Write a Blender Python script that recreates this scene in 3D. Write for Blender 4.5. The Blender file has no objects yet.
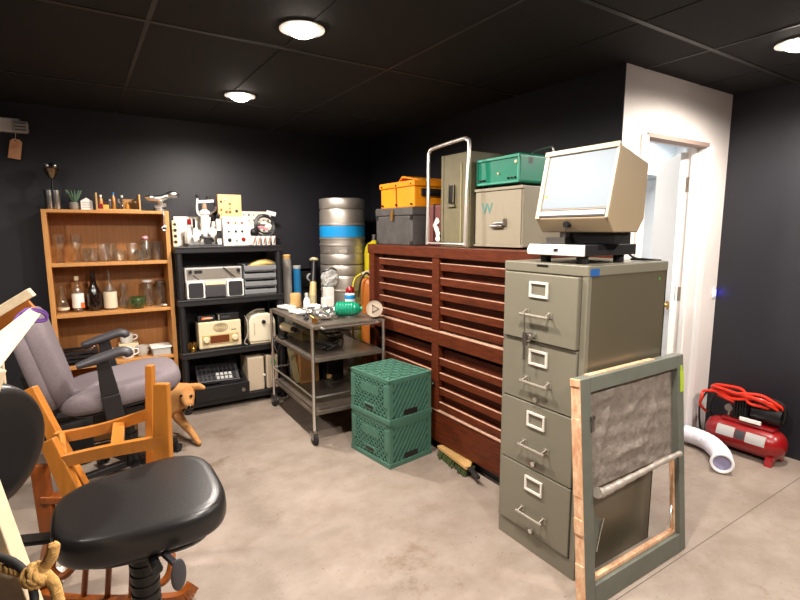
import bpy, bmesh, math, random
from mathutils import Matrix, Vector
random.seed(7)
C = bpy.context.scene.collection
PI = math.pi
rad = math.radians

# ------------------------------------------------------------------ materials
def lin(c):
    c = c / 255.0
    return c / 12.92 if c <= 0.04045 else ((c + 0.055) / 1.055) ** 2.4
def rgb(c, k=1.0): return (lin(c[0]) * k, lin(c[1]) * k, lin(c[2]) * k, 1)
def mat(name, col, rough=.5, metal=0., var=None, bump=None, stretch=(1, 1, 1), col2=None, coat=0., spec=.5):
    """principled; var=(scale, amount) mottles the colour (towards col2 if given), bump=(scale, strength)"""
    m = bpy.data.materials.new(name); m.use_nodes = True
    n, l = m.node_tree.nodes, m.node_tree.links
    p = n['Principled BSDF']
    p.inputs['Base Color'].default_value = rgb(col)
    p.inputs['Roughness'].default_value = rough
    p.inputs['Metallic'].default_value = metal
    p.inputs['Coat Weight'].default_value = coat
    p.inputs['Specular IOR Level'].default_value = spec
    if var or bump:
        tc = n.new('ShaderNodeTexCoord'); mp = n.new('ShaderNodeMapping')
        mp.inputs['Scale'].default_value = stretch
        l.new(tc.outputs['Object'], mp.inputs['Vector'])
    if var:
        t = n.new('ShaderNodeTexNoise'); t.inputs['Scale'].default_value = var[0]
        t.inputs['Detail'].default_value = 6; t.inputs['Roughness'].default_value = .6
        l.new(mp.outputs['Vector'], t.inputs['Vector'])
        r = n.new('ShaderNodeValToRGB')
        r.color_ramp.elements[0].position = .35; r.color_ramp.elements[1].position = .68
        r.color_ramp.elements[0].color = rgb(col2) if col2 else rgb(col, 1 - var[1])
        r.color_ramp.elements[1].color = rgb(col)
        l.new(t.outputs['Fac'], r.inputs['Fac']); l.new(r.outputs['Color'], p.inputs['Base Color'])
    if bump:
        t2 = n.new('ShaderNodeTexNoise'); t2.inputs['Scale'].default_value = bump[0]; t2.inputs['Detail'].default_value = 4
        l.new(mp.outputs['Vector'], t2.inputs['Vector'])
        b = n.new('ShaderNodeBump'); b.inputs['Strength'].default_value = bump[1]; b.inputs['Distance'].default_value = .01
        l.new(t2.outputs['Fac'], b.inputs['Height']); l.new(b.outputs['Normal'], p.inputs['Normal'])
    return m
def glass(name, tint=(250, 250, 247), refl=1.0, dens=.012):
    """thin clear glass: mostly see-through with glossy reflections"""
    m = bpy.data.materials.new(name); m.use_nodes = True
    n, l = m.node_tree.nodes, m.node_tree.links
    n.remove(n['Principled BSDF'])
    tr = n.new('ShaderNodeBsdfTransparent'); tr.inputs['Color'].default_value = rgb(tint)
    gl = n.new('ShaderNodeBsdfGlossy'); gl.inputs['Roughness'].default_value = .05
    df = n.new('ShaderNodeBsdfDiffuse'); df.inputs['Color'].default_value = rgb(tint)
    lw = n.new('ShaderNodeLayerWeight'); lw.inputs['Blend'].default_value = .5
    pw = n.new('ShaderNodeMath'); pw.operation = 'POWER'; pw.inputs[1].default_value = 3
    ad = n.new('ShaderNodeMath'); ad.operation = 'MULTIPLY_ADD'; ad.inputs[1].default_value = .7 * refl; ad.inputs[2].default_value = .09
    l.new(lw.outputs['Facing'], pw.inputs[0]); l.new(pw.outputs[0], ad.inputs[0])
    mx = n.new('ShaderNodeMixShader'); mx2 = n.new('ShaderNodeMixShader'); mx2.inputs['Fac'].default_value = dens
    l.new(tr.outputs[0], mx2.inputs[1]); l.new(df.outputs[0], mx2.inputs[2])
    l.new(ad.outputs[0], mx.inputs['Fac'])
    l.new(mx2.outputs[0], mx.inputs[1]); l.new(gl.outputs[0], mx.inputs[2])
    l.new(mx.outputs[0], n['Material Output'].inputs['Surface'])
    return m
def glow(name, col, s):
    m = bpy.data.materials.new(name); m.use_nodes = True
    p = m.node_tree.nodes['Principled BSDF']
    p.inputs['Base Color'].default_value = (0, 0, 0, 1)
    p.inputs['Emission Color'].default_value = rgb(col); p.inputs['Emission Strength'].default_value = s
    return m

# ------------------------------------------------------------------ geometry
RM = {}          # object -> matrix of its thing's base
def cr(pts, k=6, closed=False):
    """smooth path through the points"""
    P = [Vector(p) for p in pts]; n = len(P); out = []
    for i in range(n if closed else n - 1):
        a, b, c, d = (P[(i - 1) % n], P[i], P[(i + 1) % n], P[(i + 2) % n]) if closed else (P[max(i - 1, 0)], P[i], P[i + 1], P[min(i + 2, n - 1)])
        for j in range(k):
            t = j / k
            out.append(.5 * ((2 * b) + (c - a) * t + (2 * a - 5 * b + 4 * c - d) * t * t + (3 * b - a - 3 * c + d) * t ** 3))
    if not closed: out.append(P[-1])
    return out
class MB:
    def __init__(s, m=None): s.v = []; s.f = []; s.m = m or Matrix()
    def add(s, vs, fs, m=None):
        o = len(s.v); M = s.m @ m if m else s.m
        s.v += [M @ Vector(v) for v in vs]; s.f += [tuple(i + o for i in f) for f in fs]; return s
    def box(s, x0, y0, z0, x1, y1, z1, m=None):
        return s.add([(x, y, z) for x in (x0, x1) for y in (y0, y1) for z in (z0, z1)],
                     [(0, 1, 3, 2), (4, 6, 7, 5), (0, 4, 5, 1), (2, 3, 7, 6), (0, 2, 6, 4), (1, 5, 7, 3)], m)
    def cb(s, c, d, rot=(0, 0, 0)):
        """box by centre, size and rotation"""
        M = Matrix.Translation(c)
        if any(rot):
            M = M @ Matrix.Rotation(rot[2], 4, 'Z') @ Matrix.Rotation(rot[1], 4, 'Y') @ Matrix.Rotation(rot[0], 4, 'X')
        return s.box(-d[0] / 2, -d[1] / 2, -d[2] / 2, d[0] / 2, d[1] / 2, d[2] / 2, M)
    def bar(s, p0, p1, w, h, up=(0, 0, 1), w1=None, h1=None):
        p0, p1 = Vector(p0), Vector(p1); z = (p1 - p0).normalized(); u = Vector(up)
        if abs(z.dot(u)) > .98: u = Vector((0, 1, 0))
        x = z.cross(u).normalized(); y = x.cross(z); w1 = w if w1 is None else w1; h1 = h if h1 is None else h1
        vs = [p + x * a * ww / 2 + y * b * hh / 2 for p, ww, hh in ((p0, w, h), (p1, w1, h1)) for a, b in ((-1, -1), (1, -1), (1, 1), (-1, 1))]
        return s.add(vs, [(3, 2, 1, 0), (4, 5, 6, 7), (0, 1, 5, 4), (1, 2, 6, 5), (2, 3, 7, 6), (3, 0, 4, 7)])
    def tube(s, pts, r, n=10, closed=False, caps=True):
        P = [Vector(p) for p in pts]; k = len(P)
        R = r if isinstance(r, (list, tuple)) else [r] * k
        t0 = (P[1] - P[0]).normalized(); u = Vector((0, 0, 1))
        if abs(t0.dot(u)) > .9: u = Vector((1, 0, 0))
        a = t0.cross(u).normalized(); vs = []; fs = []
        for i in range(k):
            if closed: t = (P[(i + 1) % k] - P[i - 1])
            else: t = P[min(i + 1, k - 1)] - P[max(i - 1, 0)]
            t.normalize()
            a = (a - t * a.dot(t)).normalized(); b = t.cross(a)
            for j in range(n):
                q = 2 * PI * j / n; vs.append(P[i] + (a * math.cos(q) + b * math.sin(q)) * R[i])
        for i in range(k if closed else k - 1):
            for j in range(n):
                i2 = (i + 1) % k
                fs.append((i * n + j, i * n + (j + 1) % n, i2 * n + (j + 1) % n, i2 * n + j))
        if caps and not closed:
            fs.append(tuple(range(n - 1, -1, -1))); fs.append(tuple((k - 1) * n + j for j in range(n)))
        return s.add(vs, fs)
    def cyl(s, p0, p1, r, r1=None, n=20, caps=True):
        return s.tube([p0, p1], [r, r if r1 is None else r1], n, caps=caps)
    def lathe(s, prof, c=(0, 0, 0), n=24, m=None, closed=False):
        """profile of (radius, height) turned about a vertical axis at c"""
        vs = []; fs = []; k = len(prof)
        for r, z in prof:
            for j in range(n):
                q = 2 * PI * j / n; vs.append((r * math.cos(q), r * math.sin(q), z))
        for i in range(k if closed else k - 1):
            i2 = (i + 1) % k
            for j in range(n): fs.append((i * n + j, i * n + (j + 1) % n, i2 * n + (j + 1) % n, i2 * n + j))
        if not closed:
            if prof[0][0] > 1e-6: fs.append(tuple(range(n - 1, -1, -1)))
            if prof[-1][0] > 1e-6: fs.append(tuple((k - 1) * n + j for j in range(n)))
        M = Matrix.Translation(c)
        return s.add(vs, fs, M @ m if m else M)
    def ell(s, c, r, n=16, k=10, m=None):
        return s.lathe([(max(1e-4, math.sin(PI * i / k)), -math.cos(PI * i / k)) for i in range(k + 1)], (0, 0, 0), n,
                       Matrix.Translation(c) @ (m or Matrix()) @ Matrix.Diagonal((r[0], r[1], r[2], 1)))
    def prism(s, poly, axis, d0, d1):
        """polygon in the plane across axis: 'X' takes (y,z), 'Y' (x,z), 'Z' (x,y)"""
        n = len(poly)
        f = {'X': lambda p, d: (d, p[0], p[1]), 'Y': lambda p, d: (p[0], d, p[1]), 'Z': lambda p, d: (p[0], p[1], d)}[axis]
        return s.add([f(p, d) for d in (d0, d1) for p in poly],
                     [tuple(range(n - 1, -1, -1)), tuple(range(n, 2 * n))] + [(i, (i + 1) % n, n + (i + 1) % n, n + i) for i in range(n)])
    def cushion(s, c, a, b, h, ex=3.2, n=40, k=8, m=None, flat=.35, taper=0.):
        """padded block: super-ellipse outline, rounded rim; taper narrows it towards -x"""
        vs = []; fs = []
        for i in range(k + 1):
            q = -PI / 2 + PI * i / k
            z = math.copysign(abs(math.sin(q)) ** .8, math.sin(q)) * h / 2
            rr = 1 - (1 - max(0, math.cos(q)) ** .6) * flat if 0 < i < k else 1 - flat * 1.25
            for j in range(n):
                t = 2 * PI * j / n; cx, sy = math.cos(t), math.sin(t)
                x = math.copysign(abs(cx) ** (2 / ex), cx); y = math.copysign(abs(sy) ** (2 / ex), sy)
                y *= 1 - taper * (1 - x) / 2
                vs.append((a * x * rr, b * y * rr, z))
        for i in range(k):
            for j in range(n): fs.append((i * n + j, i * n + (j + 1) % n, (i + 1) * n + (j + 1) % n, (i + 1) * n + j))
        fs.append(tuple(range(n - 1, -1, -1))); fs.append(tuple(k * n + j for j in range(n)))
        return s.add(vs, fs, Matrix.Translation(c) @ (m or Matrix()))
    def torus(s, c, R, r, n=40, k=10, m=None):
        M = Matrix.Translation(c) @ (m or Matrix())
        return s.tube([M @ Vector((R * math.cos(2 * PI * i / n), R * math.sin(2 * PI * i / n), 0)) for i in range(n)], r, k, True)
    def mesh(s, name, m, inv, smooth):
        me = bpy.data.meshes.new(name)
        me.from_pydata([inv @ v for v in s.v], [], s.f)
        bm = bmesh.new(); bm.from_mesh(me); bmesh.ops.recalc_face_normals(bm, faces=bm.faces[:]); bm.to_mesh(me); bm.free()
        if smooth:
            me.shade_smooth(); me.set_sharp_from_angle(angle=rad(smooth))
        me.materials.append(m); return me
    def build(s, name, m, parent=None, smooth=38, bevel=0, label=None, M=None):
        M = RM[parent] if parent else (M or Matrix())
        o = bpy.data.objects.new(name, s.mesh(name, m, M.inverted(), smooth)); C.objects.link(o)
        if parent: o.parent = parent
        else: o.matrix_world = M
        RM[o] = M
        if bevel:
            b = o.modifiers.new('bevel', 'BEVEL'); b.width = bevel; b.segments = 2; b.limit_method = 'ANGLE'; b.angle_limit = rad(40)
        if label: o['label'] = label
        return o
    def one(s, name, m, label, cat, loc=None, group=None, smooth=38, bevel=0):
        """a thing that is a single mesh"""
        if loc is None:
            lo = [min(v[i] for v in s.v) for i in range(3)]; hi = [max(v[i] for v in s.v) for i in range(3)]
            loc = ((lo[0] + hi[0]) / 2, (lo[1] + hi[1]) / 2, lo[2])
        o = s.build(name, m, None, smooth, bevel, label, Matrix.Translation(loc))
        o['category'] = cat
        if group: o['group'] = group
        return o
def base(loc, rz=0): return Matrix.Translation(loc) @ Matrix.Rotation(rz, 4, 'Z')
def thing(name, label, cat, loc=(0, 0, 0), rz=0, group=None):
    o = bpy.data.objects.new(name, None); C.objects.link(o); o.empty_display_size = .05
    M = base(loc, rz); o.matrix_world = M; RM[o] = M
    o['label'] = label; o['category'] = cat
    if group: o['group'] = group
    return o
def structure(mb, name, m, smooth=38, bevel=0):
    o = mb.build(name, m, None, smooth, bevel); o['kind'] = 'structure'; return o
def dup(src, loc, rz, label, group=None):
    """a copy of a thing with copies of its parts and sub-parts"""
    r = src.copy(); C.objects.link(r); r.matrix_world = base(loc, rz); RM[r] = base(loc, rz); r['label'] = label
    if group: r['group'] = group
    for ch in list(src.children):
        c = ch.copy(); C.objects.link(c); c.parent = r; RM[c] = RM[r]
        for g in ch.children:
            d = g.copy(); C.objects.link(d); d.parent = c; RM[d] = RM[r]
    return r
def text(name, body, size, loc, m, parent, rot=(90, 0, -90), ext=.0008):
    cu = bpy.data.curves.new(name, 'FONT'); cu.body = body; cu.size = size; cu.extrude = ext
    cu.materials.append(m); o = bpy.data.objects.new(name, cu); C.objects.link(o); o.parent = parent
    M = RM[parent].inverted() @ Matrix.Translation(loc) @ Matrix.Rotation(rad(rot[2]), 4, 'Z') @ Matrix.Rotation(rad(rot[0]), 4, 'X')
    me = bpy.data.meshes.new_from_object(o.evaluated_get(bpy.context.evaluated_depsgraph_get()))
    bpy.data.objects.remove(o); me.transform(M)
    q = bpy.data.objects.new(name, me); C.objects.link(q); q.parent = parent; RM[q] = RM[parent]
    return q

# palette
BLACKWALL = mat('black_wall_paint', (29, 29, 36), .5, var=(3, .12), bump=(60, .08))
CEILM = mat('black_ceiling_tile', (14, 11, 11), .85, var=(40, .25), bump=(180, .25))
GRIDM = mat('ceiling_grid_paint', (40, 35, 34), .5)
WHITEWALL = mat('white_wall_plaster', (238, 230, 225), .7, var=(2.2, .1), bump=(30, .05))
WHITE = mat('white_paint', (240, 238, 235), .45)
WHITEPL = mat('white_plastic', (236, 234, 228), .4)
BEYONDM = mat('bright_room_wall', (222, 226, 230), .7)
PALEBLUE = mat('bulkhead_paint', (205, 215, 222), .7)
STEEL = mat('brushed_steel', (190, 188, 184), .28, 1., var=(6, .12), stretch=(1, 1, 12))
CHROME = mat('chrome', (232, 230, 227), .28, 1.)
DULLST = mat('dull_steel', (160, 155, 150), .35, 1.)
KEGM = mat('keg_steel', (206, 198, 188), .42, .85, var=(5, .18), bump=(9, .04))
BLACKPL = mat('black_plastic', (26, 25, 27), .45)
BLACKMET = mat('black_metal', (30, 29, 30), .35, .3)
RUBBER = mat('black_rubber', (30, 28, 28), .75)
DARKGREY = mat('dark_grey_plastic', (58, 56, 60), .5)
GREYPL = mat('grey_plastic', (120, 122, 124), .5)
LGREY = mat('light_grey_plastic', (178, 176, 172), .45)
OAK = mat('oak_veneer', (204, 144, 80), .45, var=(7, .2), stretch=(9, 9, .8), bump=(20, .04))
OAKB = mat('oak_backboard', (168, 110, 54), .5, var=(6, .28), stretch=(16, 16, .6))
HONEY = mat('honey_wood', (188, 118, 44), .35, var=(6, .2), stretch=(6, 6, 1), coat=.3)
BROWNW = mat('brown_wood', (150, 78, 22), .4, var=(6, .25), stretch=(6, 6, 1), coat=.2)
PINE = mat('pale_pine', (216, 196, 164), .6, var=(5, .14), stretch=(8, 1, 8), bump=(40, .06))
PINEDK = mat('stained_pine', (176, 104, 34), .55, var=(5, .2), stretch=(1, 6, 1))
REDW = mat('red_stained_wood', (100, 43, 18), .5, var=(9, .55), stretch=(5, 1, 9), bump=(50, .06), coat=.0, spec=.3)
REDDK = mat('shaded_red_wood', (76, 30, 14), .6, var=(9, .5), stretch=(5, 1, 9), spec=.2)  # darker than the lips: shade of the drawer recesses put into the colour
WORN = mat('worn_wood_edge', (214, 168, 142), .6, var=(30, .35))
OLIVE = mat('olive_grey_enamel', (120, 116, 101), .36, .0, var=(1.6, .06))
OLIVESIDE = mat('olive_grey_shaded_side', (106, 98, 80), .27, .25, var=(1.2, .08))  # darker copy of the front enamel; weaker light on the sides put into it
GREEN = mat('green_crate_plastic', (74, 118, 101), .45, var=(20, .14))
SASHG = mat('grey_green_paint', (103, 106, 96), .55, var=(12, .15))
NETM = mat('wrinkled_grey_screen', (142, 131, 121), .7, var=(30, .3), bump=(26, .9))
DUCTT = mat('silver_tape', (170, 160, 150), .38, .4, bump=(30, .4))
CREAM = mat('cream_plastic', (222, 206, 168), .4)
BEIGE = mat('beige_enamel', (158, 140, 112), .42, var=(3, .05))
BEIGELT = mat('pale_beige_enamel', (178, 168, 146), .4)
GREYFAB = mat('grey_upholstery', (122, 111, 115), .9, var=(120, .18), bump=(220, .2))
BLKVINYL = mat('black_vinyl', (31, 29, 29), .33, bump=(160, .05))
FLAP = mat('paper_white', (238, 235, 228), .7)
RED = mat('red_enamel', (142, 12, 16), .3, coat=.4)
REDHOSE = mat('red_rubber_hose', (222, 48, 22), .35)
ORANGE = mat('orange_case', (236, 144, 16), .45, var=(6, .12))
BLKCASE = mat('worn_black_case', (74, 70, 68), .7, var=(14, .4), bump=(60, .2))
BURG = mat('burgundy_case', (104, 48, 44), .6, var=(8, .2))
OLIVECASE = mat('olive_case', (108, 100, 74), .6, var=(10, .2), bump=(40, .1))
TEAL = mat('green_enamel', (22, 122, 96), .4, var=(9, .15))
TEALLT = mat('green_trim', (70, 150, 126), .45)
BLUE = mat('blue_paint', (20, 140, 205), .4)
BLUETUBE = mat('blue_tube', (30, 108, 158), .35)
YELLOW = mat('yellow_cylinder_paint', (186, 170, 20), .4)
COPPER = mat('orange_cylinder_paint', (190, 108, 40), .45, var=(5, .15))
BOTGREEN = mat('green_ribbed_plastic', (0, 138, 104), .3, coat=.3)
TAN = mat('tan_wood', (206, 164, 104), .5, var=(6, .18), stretch=(8, 8, 1))
CARD = mat('cardboard', (190, 138, 82), .8, var=(12, .1))
GLASS = glass('clear_glass')
GLASSG = glass('green_glass', (150, 175, 110), dens=.12)
PVC = glass('clear_plastic', (240, 240, 238), dens=.5)
AMBER = mat('dark_brown_glass', (26, 14, 10), .08, coat=.4)
SCREEN = mat('frosted_screen', (128, 139, 148), .42, spec=.25)
ROPE = mat('manila_rope', (206, 160, 92), .85, var=(80, .3), bump=(120, .4))
PURPLE = mat('purple_cord', (92, 50, 128), .7)
PINK = mat('pink_tag', (226, 130, 150), .6)
SOOT = mat('dark_grille', (34, 33, 36), .7)
GOLD = mat('brass', (196, 156, 84), .3, 1.)
CREAMLAB = mat('cream_label', (222, 206, 178), .7)
ORLAB = mat('orange_label', (226, 104, 40), .6)
TERRA = mat('grey_pot', (150, 140, 132), .7)
LEAFM = mat('grey_green_leaf', (86, 118, 92), .6)

# ------------------------------------------------------------------ the setting
H0 = 2.345
def floor_material():
    m = mat('painted_concrete', (176, 166, 156), .55)
    n, l = m.node_tree.nodes, m.node_tree.links; p = n['Principled BSDF']
    tc = n.new('ShaderNodeTexCoord')
    def noise(s, d=6, st=(1, 1, 1), ro=.6):
        mp = n.new('ShaderNodeMapping'); mp.inputs['Scale'].default_value = st
        l.new(tc.outputs['Object'], mp.inputs['Vector'])
        t = n.new('ShaderNodeTexNoise'); t.inputs['Scale'].default_value = s; t.inputs['Detail'].default_value = d
        t.inputs['Roughness'].default_value = ro; l.new(mp.outputs['Vector'], t.inputs['Vector']); return t
    def ramp(t, a, b, ca, cb):
        r = n.new('ShaderNodeValToRGB'); r.color_ramp.elements[0].position = a; r.color_ramp.elements[1].position = b
        r.color_ramp.elements[0].color = ca; r.color_ramp.elements[1].color = cb; l.new(t.outputs['Fac'], r.inputs['Fac']); return r
    def mul(c1, c2):
        x = n.new('ShaderNodeMixRGB'); x.blend_type = 'MULTIPLY'; x.inputs['Fac'].default_value = 1
        l.new(c1.outputs['Color'], x.inputs[1]); l.new(c2.outputs['Color'], x.inputs[2]); return x
    a = ramp(noise(1.3, 5), .3, .7, rgb((142, 128, 117)), rgb((164, 150, 138)))
    b = ramp(noise(5, 8, (1, 1.2, 1), .7), .36, .6, (.80, .77, .73, 1), (1, 1, 1, 1))
    c = ramp(noise(55, 2), .26, .33, (.55, .47, .4, 1), (1, 1, 1, 1))          # specks
    d = ramp(noise(2.1, 9, (1, 1, 1), .75), .28, .42, (.58, .47, .36, 1), (1, 1, 1, 1))   # dirt streaks
    q = mul(mul(mul(a, b), c), d)
    l.new(q.outputs['Color'], p.inputs['Base Color'])
    t = noise(14, 5); bb = n.new('ShaderNodeBump'); bb.inputs['Strength'].default_value = .08; bb.inputs['Distance'].default_value = .01
    l.new(t.outputs['Fac'], bb.inputs['Height']); l.new(bb.outputs['Normal'], p.inputs['Normal'])
    return m
XL, XR, YB, YF = -1.9, 3.75, 4.48, -1.7          # room sides
XD, YW = 2.55, 1.70                               # wall behind the chest, wall with the door
structure(MB().box(XL - .1, YF - .1, -.12, 5.4, YB + .2, 0), 'floor', floor_material(), 0)
structure(MB().box(XL - .1, YF - .1, H0, XR + .1, YB + .1, H0 + .1), 'ceiling', CEILM, 0)
structure(MB().box(XL - .1, YB, 0, XD + .1, YB + .1, H0), 'wall_back', BLACKWALL, 0)
structure(MB().box(XL - .1, YF - .1, 0, XL, YB, H0), 'wall_left', BLACKWALL, 0)
structure(MB().box(XL - .1, YF - .1, 0, XR + .1, YF, H0), 'wall_front', BLACKWALL, 0)
structure(MB().box(XD, YW + .12, 0, XD + .1, YB, H0).box(XD, YW + .0, 0, XD + .0049, YW + .12, H0), 'wall_chest_side', BLACKWALL, 0)
structure(MB().box(XR, YF, 0, XR + .1, YW, H0), 'wall_right', BLACKWALL, 0)
# the wall with the doorway
DX0, DX1, DZ = 2.79, 3.455, 1.995
w = MB(); w.box(XD + .005, YW, 0, DX0, YW + .12, H0); w.box(DX1, YW, 0, XR + .1, YW + .12, H0); w.box(DX0, YW, DZ, DX1, YW + .12, H0)
structure(w, 'wall_door', WHITEWALL, 0)
w = MB()
w.box(DX0 - .065, YW - .014, 0, DX0, YW, DZ + .0); w.box(DX1, YW - .014, 0, DX1 + .075, YW, DZ)
w.box(DX0, YW + .05, 0, DX0 + .012, YW + .085, DZ); w.box(DX1 - .012, YW + .05, 0, DX1, YW + .085, DZ)
structure(w, 'trim_1', WHITE, 0, .003)
structure(MB().box(DX0 - .01, YW - .016, DZ - .012, DX1 + .01, YW + .06, DZ + .012), 'trim_2', mat('door_header_metal', (150, 128, 118), .5), 0)
# floor-board joints in their own dark colour
JM = mat('floor_joint', (104, 94, 86), .9)
structure(MB().box(1.66, 1.0335, -.001, 3.74, 1.0375, .0006), 'trim_3', JM, 0)
structure(MB().box(2.35, .36, -.001, 3.74, .363, .0006), 'trim_4', JM, 0)
# ceiling grid
g = 5
for y in (-1.1, .12, 1.35, 2.48, 3.66):
    x1 = XR if y < YW else XD
    structure(MB().box(XL, y - .012, H0 - .004, x1, y + .012, H0), 'trim_%d' % g, GRIDM, 0); g += 1
for i in range(-3, 6):
    x = .33 + .6 * i
    y1 = YB if x < XD else YW
    structure(MB().box(x - .009, YF, H0 - .003, x + .009, y1, H0), 'trim_%d' % g, CEILM if i % 2 else GRIDM, 0); g += 1
# baseboard of the white wall stub, and the room beyond the doorway
structure(MB().box(XR - .012, YF, 0, XR, 1.04, .07), 'baseboard_right', BLACKWALL, 0)
w = MB(); w.box(XD + .1, 4.5, 0, 5.4, 4.6, H0); w.box(5.3, YW + .12, 0, 5.4, 4.5, H0)
w.box(XD + .1, YW + .12, 0, XD + .115, 4.5, H0)
w.box(XR + .1, YW, 0, 5.4, YW + .12, H0)
structure(w, 'wall_beyond', BEYONDM, 0)
structure(MB().box(XR + .1, YW, H0, 5.4, 4.6, H0 + .1).box(XD + .1, YW + .12, H0 - .02, XR + .1, 4.5, H0 - .001), 'ceiling_beyond', BEYONDM, 0)
structure(MB().box(4.1, 2.9, 2.0, 5.3, 3.3, H0 - .02), 'trim_30', PALEBLUE, 0)
# the open door
dl = Vector((.74, .675, 0)).normalized(); nn = Vector((-dl.y, dl.x, 0))
hinge = Vector((DX1 - .02, YW + .125, 0))
rz = math.atan2(dl.y, dl.x)
M0 = base(hinge, rz)
door = structure(MB(M0).box(0, -.02, .01, .655, .02, DZ - .03), 'door_1', WHITE, 0, .002)
d = MB(M0); d.cyl((.05, .02, .93), (.05, .028, .93), .03); d.cyl((.05, .028, .93), (.05, .06, .93), .012)
d.tube(cr([(.05, .06, .93), (.1, .066, .93), (.24, .06, .922)]), .013, 8)
d.build('door_handle', GOLD, door)
d = MB(M0); d.box(.653, -.012, .87, .6575, .012, 1.0); d.build('latch_plate', DULLST, door)
h_ = mat('hinge_bronze', (170, 150, 132), .35, .9)
for z in (.25, 1.02, 1.755):
    d = MB(); d.box(DX1 - .004, YW + .088, z - .048, DX1 + .0, YW + .12, z + .048); d.cyl((DX1 - .012, YW + .125, z - .05), (DX1 - .012, YW + .125, z + .05), .007, n=8)
    d.build('door_hinge', h_, door)
# lit wall switch at the edge of the white wall
t = thing('wall_switch', 'small blue glowing switch on the edge of the white wall', 'switch', (3.715, YW, 1.0))
MB().box(3.695, YW - .008, .985, 3.735, YW, 1.055).build('switch_plate', WHITEPL, t, 0, .002)
MB().box(3.705, YW - .011, 1.0, 3.725, YW - .007, 1.04).build('switch_light', glow('blue_led', (70, 70, 255), 14), t, 0, label='glowing blue switch light')

# ------------------------------------------------------------------ ceiling downlights
LENS = glow('lamp_lens', (255, 240, 226), 22)
WATT = 91
def downlight(x, y, label):
    t = thing('recessed_downlight', label, 'ceiling light', (x, y, H0), 0, 'recessed ceiling downlights')
    MB().lathe([(.078, H0), (.1, H0 - .004), (.1, H0 - .008), (.074, H0 - .009), (.072, H0 - .003)], (x, y, 0), 32).build('trim_ring', WHITEPL, t)
    MB().lathe([(1e-4, H0 - .04), (.03, H0 - .037), (.052, H0 - .027), (.066, H0 - .012), (.072, H0 - .001)], (x, y, 0), 32).build('lamp_lens', LENS, t)
    l = bpy.data.lights.new('downlight_beam', 'SPOT'); l.energy = WATT; l.color = (1, .91, .82); l.spot_size = rad(174); l.spot_blend = .6; l.shadow_soft_size = .06
    o = bpy.data.objects.new('downlight_beam', l); C.objects.link(o); o.parent = t; o.location = (0, 0, -.055)
downlight(.913, 2.202, 'round ceiling downlight shining brightest over the middle of the room')
downlight(.984, 3.458, 'round ceiling downlight nearest the back wall above the black shelving')
downlight(2.981, 1.076, 'round ceiling downlight in front of the white wall with the door')
for x, y, s in ((.93, .9, 'above the empty floor before the filing cabinet'), (2.98, -.4, 'over the near end of the room'), (-1.0, 2.2, 'above the stack of pale timber'), (.93, -.5, 'behind the viewer near the entrance')):
    downlight(x, y, 'round ceiling downlight ' + s)
# lamps of the room beyond the doorway
for x, y in ((3.3, 3.1), (4.6, 2.5)):
    t = thing('ceiling_panel_light', 'square white ceiling panel light of the bright room beyond the doorway', 'ceiling light', (x, y, H0 - .02), 0, 'panel lights beyond the doorway')
    MB().box(x - .3, y - .3, H0 - .035, x + .3, y + .3, H0 - .022).build('light_frame', WHITE, t, 0)
    MB().box(x - .28, y - .28, H0 - .038, x + .28, y + .28, H0 - .034).build('diffuser', glow('panel_glow', (255, 250, 244), 13), t, 0)

# emergency light and its tag
t = thing('emergency_light', 'white emergency light box with grey lamp head high on the black wall', 'emergency light', (-.4, YB, 2.14))
MB().box(-.56, 4.41, 2.135, -.26, YB, 2.225).build('housing', WHITEPL, t, 0, .008)
b = MB(); b.box(-.305, 4.37, 2.125, -.215, 4.41, 2.205); b.build('lamp_head', LGREY, t, 0, .012)
b = MB()
for i in range(3): b.box(-.292, 4.3675, 2.141 + i * .022, -.228, 4.371, 2.147 + i * .022)
b.build('lamp_slots', DARKGREY, t, 0)
t = thing('inspection_tag', 'cream paper tag hanging under the emergency light', 'tag', (-.31, 4.45, 1.96))
MB().prism([(-.352, 1.962), (-.282, 1.952), (-.262, 2.07), (-.277, 2.09), (-.312, 2.094), (-.33, 2.078)], 'Y', 4.446, 4.449).build('paper', mat('tag_paper', (240, 196, 150), .8, var=(18, .3), col2=(226, 150, 104)), t, 0)
MB().tube(cr([(-.3, 4.447, 2.08), (-.296, 4.44, 2.11), (-.292, 4.43, 2.136)]), .0015, 6).build('string', WHITEPL, t)
MB().cyl((-.3, 4.4445, 2.08), (-.3, 4.4455, 2.08), .004, n=10).build('eyelet', DARKGREY, t)

# ------------------------------------------------------------------ red drawer chest (two tiers)
DY0, DY1 = 1.66, 3.36
t = thing('drawer_chest', 'long red stained wooden chest of shallow slatted drawers along the black wall', 'drawer chest', (2.22, 2.51, 0))
b = MB()
b.box(1.93, DY0, .03, 2.54, DY0 + .03, 1.29); b.box(1.93, DY1 - .03, .03, 2.54, DY1, 1.29)       # ends
b.box(2.5, DY0, .03, 2.54, DY1, 1.29)
b.box(1.93, DY0, .8, 2.52, DY1, .83); b.box(1.93, DY0, .28, 2.52, DY1, .30)
b.build('carcass', REDDK, t, 0)
MB().box(1.885, DY0 - .01, 1.285, 2.545, DY1 + .012, 1.353).build('top_board', REDW, t, 0, .004)
MB().box(1.888, DY0, .732, 1.935, DY1, .812).build('middle_rail', REDW, t, 0, .003)
MB().box(1.886, DY0, .8125, 1.935, DY1, .8215).build('worn_ledge', WORN, t, 0, .002, label='pale worn ledge')
b = MB(); b.box(1.9, DY0, .075, 1.935, DY1, .285); b.build('base_panel', REDW, t, 0, .003)
MB().box(1.893, DY0, .285, 1.935, DY1, .297).build('base_ledge', WORN, t, 0, .002, label='pale worn ledge')
MB().box(1.96, DY0 + .02, 0, 2.5, DY1 - .02, .078).build('plinth', BLACKPL, t, 0)
YS = 2.507
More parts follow.
